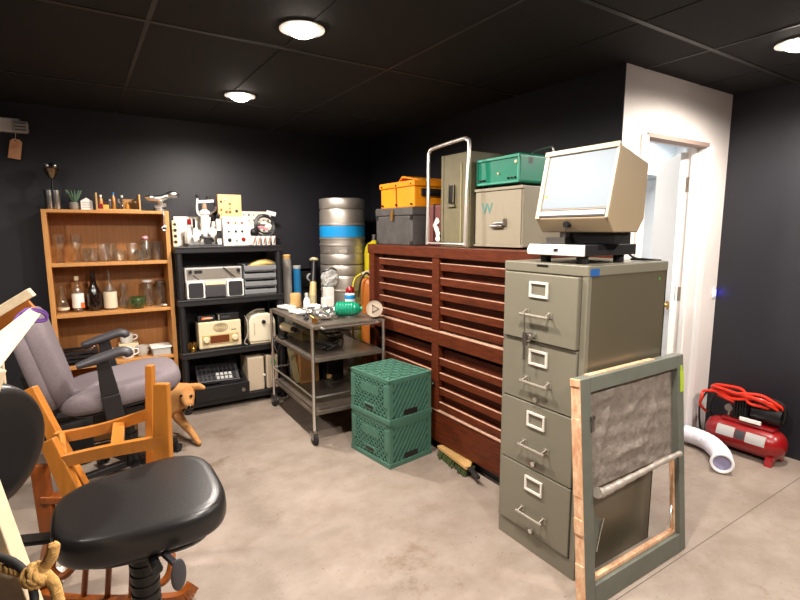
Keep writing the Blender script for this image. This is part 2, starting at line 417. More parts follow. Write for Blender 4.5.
def stiles(z0, z1):
    for y0, y1 in ((YS - .036, YS + .036), (DY1 - .075, DY1), (DY0, DY0 + .045)):
        MB().box(1.89, y0, z0, 1.935, y1, z1).build('stile', REDW, t, 0, .003)
stiles(.822, 1.285); stiles(.297, .732)
MB().box(1.915, DY1 - .175, .822, 1.935, DY1 - .075, 1.285).build('side_strip', REDDK, t, 0)
def drawer_row(y0, y1, zs, pitch):
    for z in zs:              # z = level of the pale lip edge
        d = MB().box(1.934, y0 + .006, z - pitch + .058, 1.95, y1 - .006, z + .052).build('drawer', REDDK, t, 0)
        MB().box(1.898, y0 + .006, z - .046, 1.945, y1 - .006, z - .0015).build('lip', REDW, d, 0, .003)
        MB().box(1.896, y0 + .006, z - .0014, 1.907, y1 - .006, z + .0025).build('lip_edge', WORN, d, 0, label='pale worn lip edge')
U = [1.252, 1.160, 1.068, .975, .882]
L = [.645, .548, .450, .352]
for (y0, y1) in ((YS + .036, DY1 - .14), (DY0 + .045, YS - .036)):
    drawer_row(y0, y1, U, .092); drawer_row(y0, y1, L, .097)
b = MB()
b.lathe([(1e-4, 0), (.012, 0), (.014, .01), (.008, .018), (.006, .03), (1e-4, .03)], (1.886, 2.508, .47), 10, Matrix.Rotation(rad(-90), 4, 'Y'))
b.build('lock_knob', BLACKMET, t)

# ------------------------------------------------------------------ filing cabinet
FX, FX1, FY0, FY1, FZ = 1.632, 2.185, 1.197, 1.638, 1.32
t = thing('filing_cabinet', 'olive grey four drawer steel filing cabinet with chrome label holders', 'filing cabinet', (1.9, 1.417, 0))
b = MB()
b.box(FX + .022, FY0, 0, FX1, FY0 + .012, FZ); b.box(FX + .022, FY1 - .012, 0, FX1, FY1, FZ); b.box(FX1 - .012, FY0, 0, FX1, FY1, FZ)
b.box(FX + .01, FY0 + .012, .09, FX + .04, FY1 - .012, FZ - .03)
b.build('cabinet_body', OLIVESIDE, t, 0, .002)
MB().box(FX, FY0 - .002, FZ - .042, FX1 + .002, FY1 + .002, FZ).build('cabinet_top', OLIVE, t, 0, .004)
MB().box(FX + .004, FY0, 0, FX + .03, FY1, .084).build('kick_panel', OLIVE, t, 0, .002)
for y0, y1 in ((FY0 - .001, FY0 + .026), (FY1 - .014, FY1 + .001)): MB().box(FX + .003, y0, .084, FX + .024, y1, FZ - .042).build('corner_post', OLIVE, t, 0, .001)
dz = [(.984, 1.274), (.703, .979), (.400, .698), (.090, .395)]
yc = 1.42
HANDLEM = mat('handle_steel', (158, 150, 138), .4, .5)
for i, (z0, z1) in enumerate(dz):
    off = -.012 if i == 0 else 0
    d = MB().box(FX - .004 + off, FY0 + .03, z0 + .0, FX + .026, FY1 - .016, z1 - .0).build('drawer', OLIVE, t, 0, .004)
    x = FX - .004 + off; zl = z1 - .068 if i else 1.208
    b = MB()                                                   # framed label holder
    for y0, y1, a0, a1 in ((-.05, .05, .024, .034), (-.05, .05, -.034, -.024), (-.05, -.04, -.024, .024), (.04, .05, -.024, .024)):
        b.box(x - .008, yc + y0, zl + a0, x, yc + y1, zl + a1)
    b.build('label_holder', mat('holder_%d' % i, (232, 226, 216), .35, .2) if i == 0 else bpy.data.materials['holder_0'], d, 0, .001)
    zh = (1.1, .8, .505, .185)[i]
    b = MB(); b.cyl((x - .03, yc + .075, zh), (x - .03, yc - .075, zh), .0065, n=8)
    for s in (-1, 1):
        b.bar((x, yc + s * .062, zh + .012), (x - .03, yc + s * .062, zh), .006, .014); b.box(x - .003, yc + s * .062 - .014, zh - .006, x, yc + s * .062 + .014, zh + .02)
    b.build('handle', HANDLEM, d)
    if i:
        b = MB(); b.cyl((x - .014, yc - .01 + .012, zh - .073), (x, yc + .002, zh - .073), .011, n=12); b.build('thumb_latch', CHROME, d)
d = [c for c in t.children if c.name.startswith('drawer')][0]
b = MB(); b.cyl((FX - .038, yc + .02, 1.012), (FX - .014, yc + .02, 1.012), .013, n=12); b.build('lock_cylinder', CHROME, d)
b = MB()
b.tube(cr([(FX - .05, yc + .045, 1.105), (FX - .052, yc + .043, 1.06), (FX - .045, yc + .045, 1.01)]), .003, 6)
b.box(FX - .045, yc + .036, .965, FX - .034, yc + .058, 1.02); b.box(FX - .042, yc + .042, .9, FX - .039, yc + .054, .965)
b.torus((FX - .04, yc + .03, 1.0), .014, .0025, 14, 6, Matrix.Rotation(rad(90), 4, 'Y'))
o = b.one('key_ring', DULLST, 'small bunch of keys hanging from the top drawer handle of the filing cabinet', 'keys')
b = MB().box(FX + .012, FY0 - .0035, FZ - .04, FX + .065, FY0 - .0022, FZ - .012); b.build('blue_sticker', mat('sticker_blue', (20, 84, 150), .6), t, 0, label='blue sticker')
b = MB().box(FX - .0012, yc - .03, FZ - .016, FX - .0002, yc + .03, FZ - .007); b.build('name_plate', BLACKMET, t, 0)
MB().cyl((FX1 - .06, FY0 - .0014, FZ - .075), (FX1 - .06, FY0 - .0004, FZ - .075), .006, n=10).build('green_dot', mat('dot_green', (60, 150, 60), .6), t)

# ------------------------------------------------------------------ microfilm reader on the cabinet
t = thing('microfilm_reader', 'beige microfilm reader with big pale screen standing on the filing cabinet', 'microfilm reader', (1.85, 1.37, FZ))
ry0, ry1 = 1.17, 1.525
xt, xb = 1.756, 1.697                       # the screen leans back
prof = [(xt, 1.782), (1.945, 1.722), (1.935, 1.5), (1.895, 1.447), (1.74, 1.447), (xb, 1.503)]
b = MB(); b.prism(prof, 'Y', ry0, ry1); b.build('hood', BEIGE, t, 0, .004)
n_ = Vector((xt - xb, 0, 1.782 - 1.503)).normalized()      # up the front face
fr = lambda y, s, o=0: (xb + n_.x * s - n_.z * o, y, 1.503 + n_.z * s + n_.x * o)
def panel(y0, y1, s0, s1, o0, o1, mb):
    vs = [fr(y, s, o) for o in (o0, o1) for y, s in ((y0, s0), (y1, s0), (y1, s1), (y0, s1))]
    return mb.add(vs, [(0, 1, 2, 3), (7, 6, 5, 4), (0, 4, 5, 1), (1, 5, 6, 2), (2, 6, 7, 3), (3, 7, 4, 0)])
HT = math.hypot(xt - xb, 1.782 - 1.503)
panel(ry0 + .012, ry1 - .025, .042, HT - .018, 0, .002, MB()).build('screen', SCREEN, t, 0)
b = MB()
panel(ry0, ry0 + .012, .0, HT, 0, .006, b); panel(ry1 - .022, ry1, .0, HT, 0, .006, b); panel(ry0, ry1, HT - .015, HT + .006, -.004, .012, b)
b.build('screen_frame', BEIGELT, t, 0, .002)
panel(ry0 + .008, ry1 - .005, .008, .036, 0, .005, MB()).build('control_strip', DARKGREY, t, 0)
panel(ry0 + .014, ry1 - .012, .013, .031, .004, .008, MB()).build('strip_face', LGREY, t, 0)
panel(ry1 - .045, ry1 - .03, .09, .10, .002, .0025, MB()).build('yellow_sticker', mat('sticker_yellow', (230, 225, 50), .6), t, 0, label='yellow sticker')
b = MB(); b.cyl((1.725, 1.365, 1.482), (1.695, 1.365, 1.478), .013, n=14); b.cyl((1.7, 1.365, 1.478), (1.695, 1.365, 1.44), .002, n=6); b.build('focus_knob', BLACKPL, t)
b = MB(); b.box(1.79, 1.2, 1.4, 1.9, 1.40, 1.447); b.build('lens_neck', BLACKPL, t, 0, .003)
b = MB(); b.box(1.74, 1.40, 1.4, 1.93, 1.50, 1.425); b.cyl((1.8, 1.44, 1.42), (1.8, 1.44, 1.447), .028, n=20); b.build('lens_carriage', DULLST, t)
b = MB(); b.box(1.672, 1.248, 1.353, 2.02, 1.53, 1.398); b.build('film_stage', BLACKPL, t, 0, .003)
b = MB(); b.prism([(1.655, 1.372), (1.672, 1.398), (1.674, 1.353), (1.66, 1.353)], 'Y', 1.246, 1.532); b.build('stage_front', WHITEPL, t, 0, .002)
MB().box(1.652, 1.365, 1.371, 1.664, 1.385, 1.381).build('stage_button', BLACKPL, t, 0)
for x in (1.72, 1.96):
    for y in (1.29, 1.48): MB().cyl((x, y, FZ), (x, y, 1.354), .022, n=14).build('foot', RUBBER, t)
b = MB(); b.tube(cr([(2.02, 1.3, 1.37), (2.06, 1.28, 1.335), (2.1, 1.24, 1.328), (2.12, 1.28, 1.328), (2.07, 1.3, 1.328), (2.09, 1.22, 1.328), (2.13, 1.2, 1.328)]), .005, 8); b.build('power_cord', BLACKPL, t)

# ------------------------------------------------------------------ old window sash leaning on the cabinet
t = thing('window_sash', 'old grey green wooden window sash with torn screen leaning against the filing cabinet', 'window sash', (1.92, 1.1, 0))
sx0, sx1, sh = 1.53, 2.245, .908
lean = math.atan2(1.16 - 1.082, sh)
MS = Matrix.Translation((0, 1.065, 0)) @ Matrix.Rotation(-lean, 4, 'X') @ Matrix.Translation((0, 0, .0))
def S(): return MB(MS)
S().box(sx0, -.012, .003, sx0 + .058, .034, sh).build('stile', SASHG, t, 0, .003)
S().box(sx1 - .046, -.012, .003, sx1, .034, sh).build('stile', SASHG, t, 0, .003)
S().box(sx0 + .058, -.012, sh - .058, sx1 - .046, .034, sh).build('top_rail', SASHG, t, 0, .003)
S().box(sx0 + .058, -.012, .003, sx1 - .046, .034, .088).build('bottom_rail', SASHG, t, 0, .003)
PW = mat('bare_worn_pine', (232, 200, 164), .65, var=(22, .3), stretch=(2, 2, 1), col2=(204, 146, 106))
b = S(); random.seed(3)
zz = .003
while zz < sh:                                            # flaked bare wood along the outer edge
    z2 = min(sh, zz + random.uniform(.06, .16)); b.box(sx0 - random.uniform(.003, .009), -.01, zz, sx0, .031, z2); zz = z2
b.build('bare_edge', PW, t, 0, .001, label='bare pine edge with flaked paint')
S().box(sx0 + .072, .004, sh, sx1 - .2, .03, sh + .004).build('bare_top', PW, t, 0)
S().box(sx0 + .058, .006, .088, sx1 - .06, .028, .104).build('glazing_strip', PW, t, 0, .002)
S().box(sx1 - .058, .008, .088, sx1 - .046, .026, .445).build('glazing_strip', PW, t, 0, .002)
# wrinkled screen in the upper half: a creased grid with thickness
b = S(); nx, nz = 46, 34; random.seed(11)
x0, x1, z0, z1 = sx0 + .056, sx1 - .044, .455, sh - .056
def crease(x, z):
    v = .003 * math.sin(x * 41 + z * 13) + .002 * math.sin(z * 80 + x * 9)
    for (cx, cz, a, l, h) in ((.12, .25, 1.25, .25, .012), (.14, .36, .3, .14, .014), (.36, .3, .5, .1, .01), (.46, .3, 1.5, .16, .012), (.44, .22, .9, .1, .01), (.3, .1, .1, .2, .008)):
        dx, dz_ = x - x0 - cx, z - z0 - cz; u = dx * math.cos(a) + dz_ * math.sin(a); q = -dx * math.sin(a) + dz_ * math.cos(a)
        if abs(u) < l: v -= h * math.exp(-(q / .012) ** 2) * (1 - (u / l) ** 2)
    return v
vs = []; fs = []
for s_ in (0, 1):
    for j in range(nz + 1):
        for i in range(nx + 1):
            x = x0 + (x1 - x0) * i / nx; z = z0 + (z1 - z0) * j / nz
            e = min(1, min(i, nx - i, j, nz - j) / 2); vs.append((x, .017 + crease(x, z) * e + s_ * .0012, z))
N = (nx + 1) * (nz + 1); ix = lambda i, j, s_: s_ * N + j * (nx + 1) + i
for j in range(nz):
    for i in range(nx):
        fs.append((ix(i, j, 0), ix(i + 1, j, 0), ix(i + 1, j + 1, 0), ix(i, j + 1, 0))); fs.append((ix(i, j + 1, 1), ix(i + 1, j + 1, 1), ix(i + 1, j, 1), ix(i, j, 1)))
b.add(vs, fs); b.build('torn_screen', NETM, t, 60)
b = S(); pts = [(sx0 + .066, -.022, .462), (sx0 + .11, -.02, .452), (sx0 + .3, -.016, .455), (sx1 - .2, -.016, .462), (sx1 - .05, -.022, .468)]
b.tube(cr(pts, 8), [.021 - .009 * min(1, i / 20) + .0015 * math.sin(i * 2.1) for i in range(33)], 10); b.build('rolled_screen', DUCTT, t)
b = S(); b.add([(sx0 + .058, .014, .44), (sx0 + .082, .014, .44), (sx0 + .1, .016, .34), (sx0 + .135, .004, .32), (sx0 + .118, .012, .27), (sx0 + .1, .016, .2), (sx0 + .085, .014, .11), (sx0 + .058, .014, .1),
                (sx0 + .058, .018, .44), (sx0 + .082, .018, .44), (sx0 + .1, .02, .34), (sx0 + .137, .008, .32), (sx0 + .12, .016, .27), (sx0 + .1, .02, .2), (sx0 + .085, .018, .11), (sx0 + .058, .018, .1)],
               [(0, 1, 2, 3, 4, 5, 6, 7), (15, 14, 13, 12, 11, 10, 9, 8)] + [(i, (i + 1) % 8, 8 + (i + 1) % 8, 8 + i) for i in range(8)])
b.build('torn_flap', SASHG, t, 0)
b = S(); b.tube(cr([(sx0 + .135, .0, .33), (sx0 + .118, .006, .27), (sx0 + .1, .012, .2)]), .0022, 6)
b.tube(cr([(sx1 - .072, .01, .22), (sx1 - .1, .0, .18), (sx1 - .118, .004, .14), (sx1 - .105, .012, .11)]), .0025, 6)
b.build('bent_wire', CHROME, t)
b = S(); b.box(sx1 - .03, -.0135, .74, sx1 - .004, -.012, .835); b.box(sx1 - .026, -.0135, .835, sx1 - .012, -.012, .86); b.build('paint_splash', mat('lime_paint', (168, 196, 40), .5), t, 0, label='lime green paint splash')
b = S(); b.box(sx0 + .05, -.016, .74, sx0 + .074, -.011, .752); b.cyl((sx0 + .06, -.022, .755), (sx0 + .06, -.011, .755), .009, n=10); b.box(sx0 + .05, -.018, .70, sx0 + .066, -.011, .76); b.build('spring_clip', DULLST, t, 30)
b = S(); b.cyl((sx1, .015, .468), (sx1 + .02, .015, .468), .009, n=10); b.box(sx1 + .016, .009, .425, sx1 + .028, .022, .51); b.build('latch_lever', BLACKMET, t, 30)

# ------------------------------------------------------------------ compressor, its hose and the duct
t = thing('air_compressor', 'small red air compressor tank on the floor by the black wall', 'air compressor', (3.58, 1.35, 0))
cx, cz, r = 3.575, .118, .096
a_, b_ = 1.14, 1.605
pr = [(1e-4, a_), (.04, a_ + .006), (.07, a_ + .022), (.088, a_ + .048), (r, a_ + .075), (r, b_ - .075), (.088, b_ - .048), (.07, b_ - .022), (.04, b_ - .006), (1e-4, b_)]
MR = Matrix.Rotation(rad(-90), 4, 'X')
MB().lathe(pr, (cx, 0, cz), 36, MR).build('tank', RED, t, 40)
for y in (1.2, 1.5):
    b = MB(); b.prism([(cx - .095, 0), (cx - .06, 0), (cx - .03, .03), (cx + .03, .03), (cx + .06, 0), (cx + .095, 0), (cx + .075, .06), (cx - .075, .06)], 'Y', y - .02, y + .02); b.build('foot', RED, t, 0)
def on_tank(mb, y0, y1, q0, q1, h=.0015):
    n = 8; vs = []
    for k in range(n + 1):
        q = rad(q0 + (q1 - q0) * k / n)
        for rr in (r + h, r - .004):
            for y in (y0, y1): vs.append((cx - rr * math.cos(q), y, cz + rr * math.sin(q)))
    fs = []
    for k in range(n):
        o = 4 * k; fs += [(o, o + 1, o + 5, o + 4), (o + 2, o + 6, o + 7, o + 3), (o, o + 4, o + 6, o + 2), (o + 1, o + 3, o + 7, o + 5)]
    fs += [(0, 2, 3, 1), (4 * n, 4 * n + 1, 4 * n + 3, 4 * n + 2)]
    return mb.add(vs, fs)
on_tank(MB(), 1.4, 1.505, 0, 40).build('data_plate', LGREY, t)
on_tank(MB(), 1.225, 1.335, -2, 38).build('data_plate', LGREY, t)
on_tank(MB(), 1.34, 1.395, 2, 36).build('emblem_plate', DARKGREY, t)
DROP = Matrix.Translation((0, 0, -.047))
b = MB(DROP); b.box(3.53, 1.2, .255, 3.66, 1.5, .275); b.build('pump_deck', RED, t, 0, .004)
b = MB(DROP); b.cyl((3.6, 1.18, .34), (3.6, 1.34, .34), .06, n=24); b.box(3.55, 1.36, .275, 3.65, 1.45, .36); b.box(3.565, 1.375, .36, 3.635, 1.435, .42)
for i in range(5): b.box(3.54, 1.365 + i * .016, .285, 3.66, 1.373 + i * .016, .4)
b.build('pump_motor', BLACKMET, t)
b = MB(DROP); b.box(3.515, 1.27, .282, 3.53, 1.39, .305); b.build('pressure_switch', WHITEPL, t, 0, .002)
b = MB(DROP); b.cyl((3.56, 1.47, .26), (3.56, 1.47, .33), .008, n=8); b.cyl((3.545, 1.47, .335), (3.575, 1.47, .335), .024, n=16); b.build('pressure_gauge', DULLST, t)
b = MB(DROP); b.tube(cr([(3.6, 1.2, .27), (3.58, 1.17, .36), (3.58, 1.2, .44), (3.58, 1.4, .45), (3.58, 1.55, .42), (3.58, 1.6, .3), (3.6, 1.58, .2)]), .009, 8); b.build('carry_handle', BLACKMET, t)
random.seed(5); P = []
for k in range(5):                                        # loose loops of hose over the pump
    R1 = (.2, .17, .21, .185, .195)[k]; B = ((-.07, .06), (-.085, .02), (-.06, .075), (-.09, .045), (-.075, .03))[k]; dy = (0, .02, -.01, .012, 0)[k]
    for j in range(14):
        q = 2 * PI * j / 14; f = j / 14
        P.append((3.59 + B[0] * math.cos(q), 1.40 + dy + R1 * math.sin(q), .405 + B[1] * math.cos(q) + .008 * (k + f - 2) + .02 * math.sin(q)))
P += [(3.53, 1.6, .42), (3.5, 1.62, .37), (3.53, 1.64, .31), (3.6, 1.63, .25)]
MB(DROP).tube(cr(P, 5), .0095, 8).one('air_hose', REDHOSE, 'red rubber air hose coiled over the small compressor', 'hose')
b = MB(DROP); b.tube(cr([(3.6, 1.63, .4), (3.57, 1.66, .3), (3.58, 1.655, .15), (3.6, 1.64, .06), (3.62, 1.6, .02)]), .007, 8); b.build('power_cord', BLACKPL, t)

path = cr([(3.42, 1.672, .068), (3.425, 1.6, .067), (3.40, 1.51, .067), (3.33, 1.425, .067), (3.25, 1.36, .067), (3.155, 1.315, .069)], 10)
t = thing('duct_hose', 'white ribbed duct hose lying open ended on the floor near the compressor', 'hose', (3.3, 1.48, 0))
b = MB(); k = len(path)
b.tube(path, [.0565 + .0022 * math.sin(i * 1.9) for i in range(k)], 24, caps=False)
b.build('hose_wall', mat('white_duct', (232, 230, 240), .5), t, 50)
d = (path[-1] - path[-2]).normalized(); e = path[-1]
q = d.to_track_quat('Z', 'Y').to_matrix().to_4x4()
MB().lathe([(.048, -.01), (.062, -.004), (.064, .008), (.058, .016), (.048, .014)], e, 28, q, closed=True).build('end_collar', mat('white_collar', (244, 243, 246), .4), t)
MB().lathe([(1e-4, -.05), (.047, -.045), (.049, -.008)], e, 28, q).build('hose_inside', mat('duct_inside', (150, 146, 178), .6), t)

# ------------------------------------------------------------------ stacked milk crates
def lattice(mb, fo, W, Hh, sp, bw, th, both=True, a=1.0):
    """diagonal bars clipped to a W x Hh rectangle; fo(u, v, d) maps to space"""
    for sgn in ((1, -1) if both else (1,)):
        k = -Hh
        while k < W + Hh:
            pts = []
            u0 = k; u1 = k + Hh / a                        # line from (u0,0) to (u1,Hh), flipped for -1
            t0 = max(0, (0 - u0) / (u1 - u0)); t1 = min(1, (W - u0) / (u1 - u0))
            if t1 - t0 > .06:
                p, q_ = [(u0 + (u1 - u0) * s, Hh * s) for s in (t0, t1)]
                if sgn < 0: p, q_ = (W - p[0], p[1]), (W - q_[0], q_[1])
                P0, P1 = Vector(fo(p[0], p[1], 0)), Vector(fo(q_[0], q_[1], 0))
                nrm = (Vector(fo(0, 0, 1)) - Vector(fo(0, 0, 0)))
                mb.bar(P0, P1, bw, th, nrm)
            k += sp
def make_crate(loc, rz, label):
    t = thing('milk_crate', label, 'crate', loc, rz, 'stacked green milk crates')
    M = RM[t]; w, l, h = .35, .405, .281                    # x depth, y length, height; stands upside down
    b = MB(M)
    for x in (0, w - .03):
        for y in (0, l - .03): b.box(x, y, .012, x + .03, y + .03, h - .006)
    for z0, z1, o in ((0, .03, -.004), (h - .028, h, 0)):
        b.box(o, o, z0, .014, l - o, z1); b.box(w - .014, o, z0, w - o, l - o, z1); b.box(.014, o, z0, w - .014, .014, z1); b.box(.014, l - .014, z0, w - .014, l - o, z1)
    b.box(.004, .004, .085, .012, l - .004, .095); b.box(w - .012, .004, .085, w - .004, l - .004, .095)
    b.box(.004, .004, .245, w - .004, .012, .255)
    b.build('frame', GREEN, t, 0, .002)
    for x in (.012, w - .012):
        b = MB(M); lattice(b, lambda u, v, d, x=x: (x + d, .03 + u, .03 + v), l - .06, h - .058, .0385, .0085, .024, True); b.build('long_side_lattice', GREEN, t, 0)
    for y in (.012, l - .012):
        b = MB(M); lattice(b, lambda u, v, d, y=y: (.03 + u, y + d, .03 + v), w - .06, h - .058, .035, .0145, .024, False, 1.5); b.build('short_side_slats', GREEN, t, 0)
    b = MB(M)
    lattice(b, lambda u, v, d: (.014 + v, .014 + u, h - .004 + d), l - .028, w - .028, .085, .016, .008, True); b.build('base_lattice', GREEN, t, 0)
    MB(M).box(.014, .014, h - .018, w - .014, l - .014, h - .009).build('base_plate', GREEN, t, 0)
    MB(M).box(-.001, .11, .155, .01, .295, .215).build('name_panel', GREEN, t, 0, .002); MB(M).box(-.002, .14, .05, .01, .265, .085).build('handle_surround', GREEN, t, 0, .002)
    MB(M).box(-.0032, .16, .058, -.0015, .245, .077).build('hand_hole', BLACKPL, t, 0, label='dark hand hole'); MB(M).box(.12, -.0005, .035, .23, .006, .07).build('hand_hole', BLACKPL, t, 0, label='dark hand hole')
    for (y0, y1) in ((.01, .05), (l - .05, l - .01)):
        b = MB(M); b.box(-.004, y0, .1, .006, y1, .24); b.build('corner_plate', GREEN, t, 0, .002)
    return t
make_crate((1.512, 2.452, 0), rad(7.5), 'green plastic milk crate standing on the concrete floor under another crate')
make_crate((1.51, 2.453, .2815), rad(7.3), 'green plastic milk crate on top of another, its diamond lattice base upward')

# brush under the chest
t = thing('bench_brush', 'wooden bench brush with green bristles lying at the foot of the red chest', 'brush', (1.87, 2.28, 0))
b = MB(); b.prism([(1.872, 2.45), (1.832, 2.12), (1.86, 2.105), (1.945, 2.18), (1.95, 2.42)], 'Z', .048, .07); b.build('brush_back', TAN, t, 0, .004)
b = MB(); random.seed(9)
for i in range(26):
    for j in range(5):
        y = 2.13 + .3 * i / 25; x = 1.852 + (y - 2.13) * .08 + .016 * j; b.bar((x, y, .049), (x - .018 + random.uniform(-.01, .01), y + random.uniform(-.012, .012), .002), .007, .007)
b.build('bristles', mat('green_bristles', (62, 74, 34), .8), t, 0)
b = MB(); b.bar((1.86, 2.12, .058), (1.83, 2.0, .05), .03, .02, w1=.022); b.build('brush_handle', BLACKPL, t, 0, .005)

# ------------------------------------------------------------------ steel trolley
t = thing('trolley', 'stainless steel trolley on casters with three shelves of tools and parts', 'trolley', (1.565, 3.485, 0))
tx0, tx1, ty0, ty1 = 1.282, 1.825, 3.025, 3.93
SHELFST = mat('stained_steel', (150, 138, 126), .38, .7, var=(7, .35))
for x in (tx0, tx1):
    for y in (ty0, ty1):
        lg = MB(); lg.cyl((x, y, .1), (x, y, .825), .0125, n=12); o = lg.build('leg', CHROME, t)
        b = MB(); b.cyl((x, y, .085), (x, y, .105), .018, n=14); b.box(x - .02, y - .018, .04, x - .014, y + .034, .1); b.box(x + .014, y - .018, .04, x + .02, y + .034, .1); b.box(x - .02, y - .018, .089, x + .02, y + .034, .1)
        k = b.build('caster', DULLST, t, 30)
        b = MB(); b.cyl((x - .012, y + .008, .044), (x + .012, y + .008, .044), .044, n=24); b.build('wheel', RUBBER, k)
for z, nm in ((.8, 'top_shelf'), (.575, 'middle_shelf'), (.205, 'bottom_shelf')):
    b = MB(); b.box(tx0 + .005, ty0 + .005, z + .012, tx1 - .005, ty1 - .005, z + .022)
    b.box(tx0 + .0, ty0 + .0, z, tx0 + .012, ty1, z + .028); b.box(tx1 - .012, ty0, z, tx1, ty1, z + .028)
    b.box(tx0 + .012, ty0, z, tx1 - .012, ty0 + .012, z + .028); b.box(tx0 + .012, ty1 - .012, z, tx1 - .012, ty1, z + .028)
    b.build(nm, SHELFST, t, 0, .003)
for p, q in (((tx0, ty0), (tx1, ty0)), ((tx0, ty0), (tx0, ty1)), ((tx0, ty1), (tx1, ty1))):
    MB().cyl((*p, .335), (*q, .335), .007, n=10).build('guard_rail', CHROME, t)
b = MB(); b.tube(cr([(tx0 + .06, ty0 - .002, .815), (tx0 + .06, ty0 - .03, .812), (tx0 + .12, ty0 - .035, .81), (tx1 - .12, ty0 - .035, .81), (tx1 - .06, ty0 - .03, .812), (tx1 - .06, ty0 - .002, .815)], 6), .007, 8); b.build('push_handle', CHROME, t)
t.matrix_world = base((1.565, 3.485, 0), rad(-1.6))
ZT = .828
def lump(c, r, seed, n=18, k=10, amp=.25, mb=None):
    random.seed(seed); mb = mb or MB(); st = len(mb.v); mb.ell(c, r, n, k)
    for i in range(st, len(mb.v)):
        d = mb.v[i] - Vector(c); f = 1 + amp * (random.random() - .6); mb.v[i] = Vector(c) + d * f
        mb.v[i].z = max(mb.v[i].z, c[2] - r[2])
    return mb
MB().cb((1.40, 3.86, ZT + .012), (.09, .15, .024), (0, 0, .25)).one('flat_package', WHITEPL, 'flat white package on the back corner of the steel trolley', 'package', bevel=.006)
MB().cb((1.395, 3.66, ZT + .009), (.1, .09, .018), (0, 0, -.3)).one('flat_package', FLAP, 'small flat white packet on the trolley before the flat white package', 'package', bevel=.004)
b = MB(); b.lathe([(1e-4, 0), (.046, 0), (.05, .03), (.044, .07), (.048, .1), (.04, .118), (1e-4, .12)], (1.485, 3.88, ZT), 12); b.one('wood_block', TAN, 'rough brown block of wood standing at the back of the trolley', 'wood')
t = thing('spray_bottle', 'small white bottle with cap standing among tools on the trolley', 'bottle', (1.53, 3.75, ZT))
MB().lathe([(1e-4, 0), (.026, 0), (.028, .01), (.028, .06), (.02, .085), (.012, .095), (.012, .1)], (1.53, 3.75, ZT), 18).build('bottle_body', WHITEPL, t)
MB().lathe([(.015, .1), (.015, .122), (.012, .13), (1e-4, .13)], (1.53, 3.75, ZT), 16).build('cap', LGREY, t)
MB().box(1.685, 3.74, ZT, 1.765, 3.82, ZT + .075).one('white_carton', FLAP, 'small white cube carton at the back of the steel trolley', 'box', bevel=.003)
b = MB(); b.box(1.75, 3.845, ZT, 1.82, 3.925, ZT + .15); b.one('white_carton', WHITEPL, 'taller white carton beside the small white cube on the trolley', 'box', bevel=.003)
lump((1.8, 3.885, ZT + .225), (.075, .06, .075), 4, 22, 12, .3).one('plastic_bag', PVC, 'crumpled clear plastic bag on the taller white carton by the kegs', 'bag', smooth=0)
b = MB(); b.tube(cr([(1.72, 3.87, ZT + .28), (1.76, 3.83, ZT + .3), (1.81, 3.85, ZT + .315), (1.86, 3.88, ZT + .29), (1.84, 3.92, ZT + .3)]), .006, 8); b.one('black_cable', BLACKPL, 'short black cable lying over the clear plastic bag by the kegs', 'cable')
# crumpled metal and tools at the front of the top
for i, (x, y, s, sd, lb) in enumerate(((1.47, 3.25, .042, 2, 'crumpled silver foil at the front edge of the trolley top'), (1.52, 3.42, .045, 3, 'crumpled silver foil behind the front foil on the trolley'), (1.475, 3.575, .03, 6, 'small crumpled silver foil at the middle of the trolley top'))):
    lump((x, y, ZT + s * .75), (s * 1.7, s * 1.3, s * .75), sd, 14, 8, .5).one('foil_ball', CHROME, lb, 'foil', smooth=0)
b = MB(); b.cyl((1.315, 3.1, ZT + .021), (1.365, 3.165, ZT + .021), .02, .014, 14); b.cyl((1.365, 3.165, ZT + .021), (1.385, 3.192, ZT + .021), .009, n=10); b.cyl((1.34, 3.13, ZT + .021), (1.315, 3.16, ZT + .046), .01, n=10)
b.one('pipe_valve', GOLD, 'brass pipe valve at the front corner of the trolley top', 'valve')
for k, (x, y, a, ln, lb) in enumerate(((1.36, 3.36, 1.2, .15, 'dark steel wrench lying near the front of the trolley'), (1.56, 3.55, .2, .16, 'dark steel wrench lying across the middle of the trolley'), (1.62, 3.36, 1.9, .11, 'short dark wrench beside the green ribbed bottle'))):
    b = MB(Matrix.Translation((x, y, ZT + .008)) @ Matrix.Rotation(a, 4, 'Z')); b.cb((0, 0, 0), (ln, .018, .012))
    b.prism([(ln / 2 - .01, -.018), (ln / 2 + .03, -.022), (ln / 2 + .03, -.008), (ln / 2 + .012, 0), (ln / 2 + .03, .008), (ln / 2 + .03, .022), (ln / 2 - .01, .018)], 'Z', -.007, .007)
    b.torus((-ln / 2 - .012, 0, 0), .014, .006, 18, 8); b.one('wrench', BLACKMET if k != 1 else DULLST, lb, 'wrench')
for k, (x, y, s, lb) in enumerate(((1.56, 3.68, .05, 'crumpled white paper on the trolley before the white cube carton'), (1.64, 3.5, .04, 'crumpled white paper behind the green ribbed bottle'), (1.38, 3.52, .035, 'crumpled white paper near the flat packets on the trolley'))):
    lump((x, y, ZT + s * .45), (s * 1.3, s, s * .45), 30 + k, 14, 8, .45).one('crumpled_paper', FLAP, lb, 'paper', smooth=0)
glass_cup = MB(); glass_cup.lathe([(1e-4, 0), (.03, 0), (.036, .09), (.033, .09), (.028, .004), (1e-4, .004)], (1.62, 3.86, ZT), 18)
glass_cup.one('clear_beaker', GLASS, 'clear beaker at the back of the trolley beside the brown block', 'beaker')
t = thing('ribbed_bottle', 'bright green ribbed plastic bottle lying on its side on the trolley', 'bottle', (1.638, 3.245, ZT))
pr = [(1e-4, -.092), (.03, -.09), (.045, -.08)]
for i in range(15):
    z = -.075 + i * .0105; pr.append((.053 + .0035 * (i % 2) - .012 * max(0, (i - 11) / 4), z))
pr += [(.034, .088), (.018, .095), (.018, .112), (1e-4, .112)]
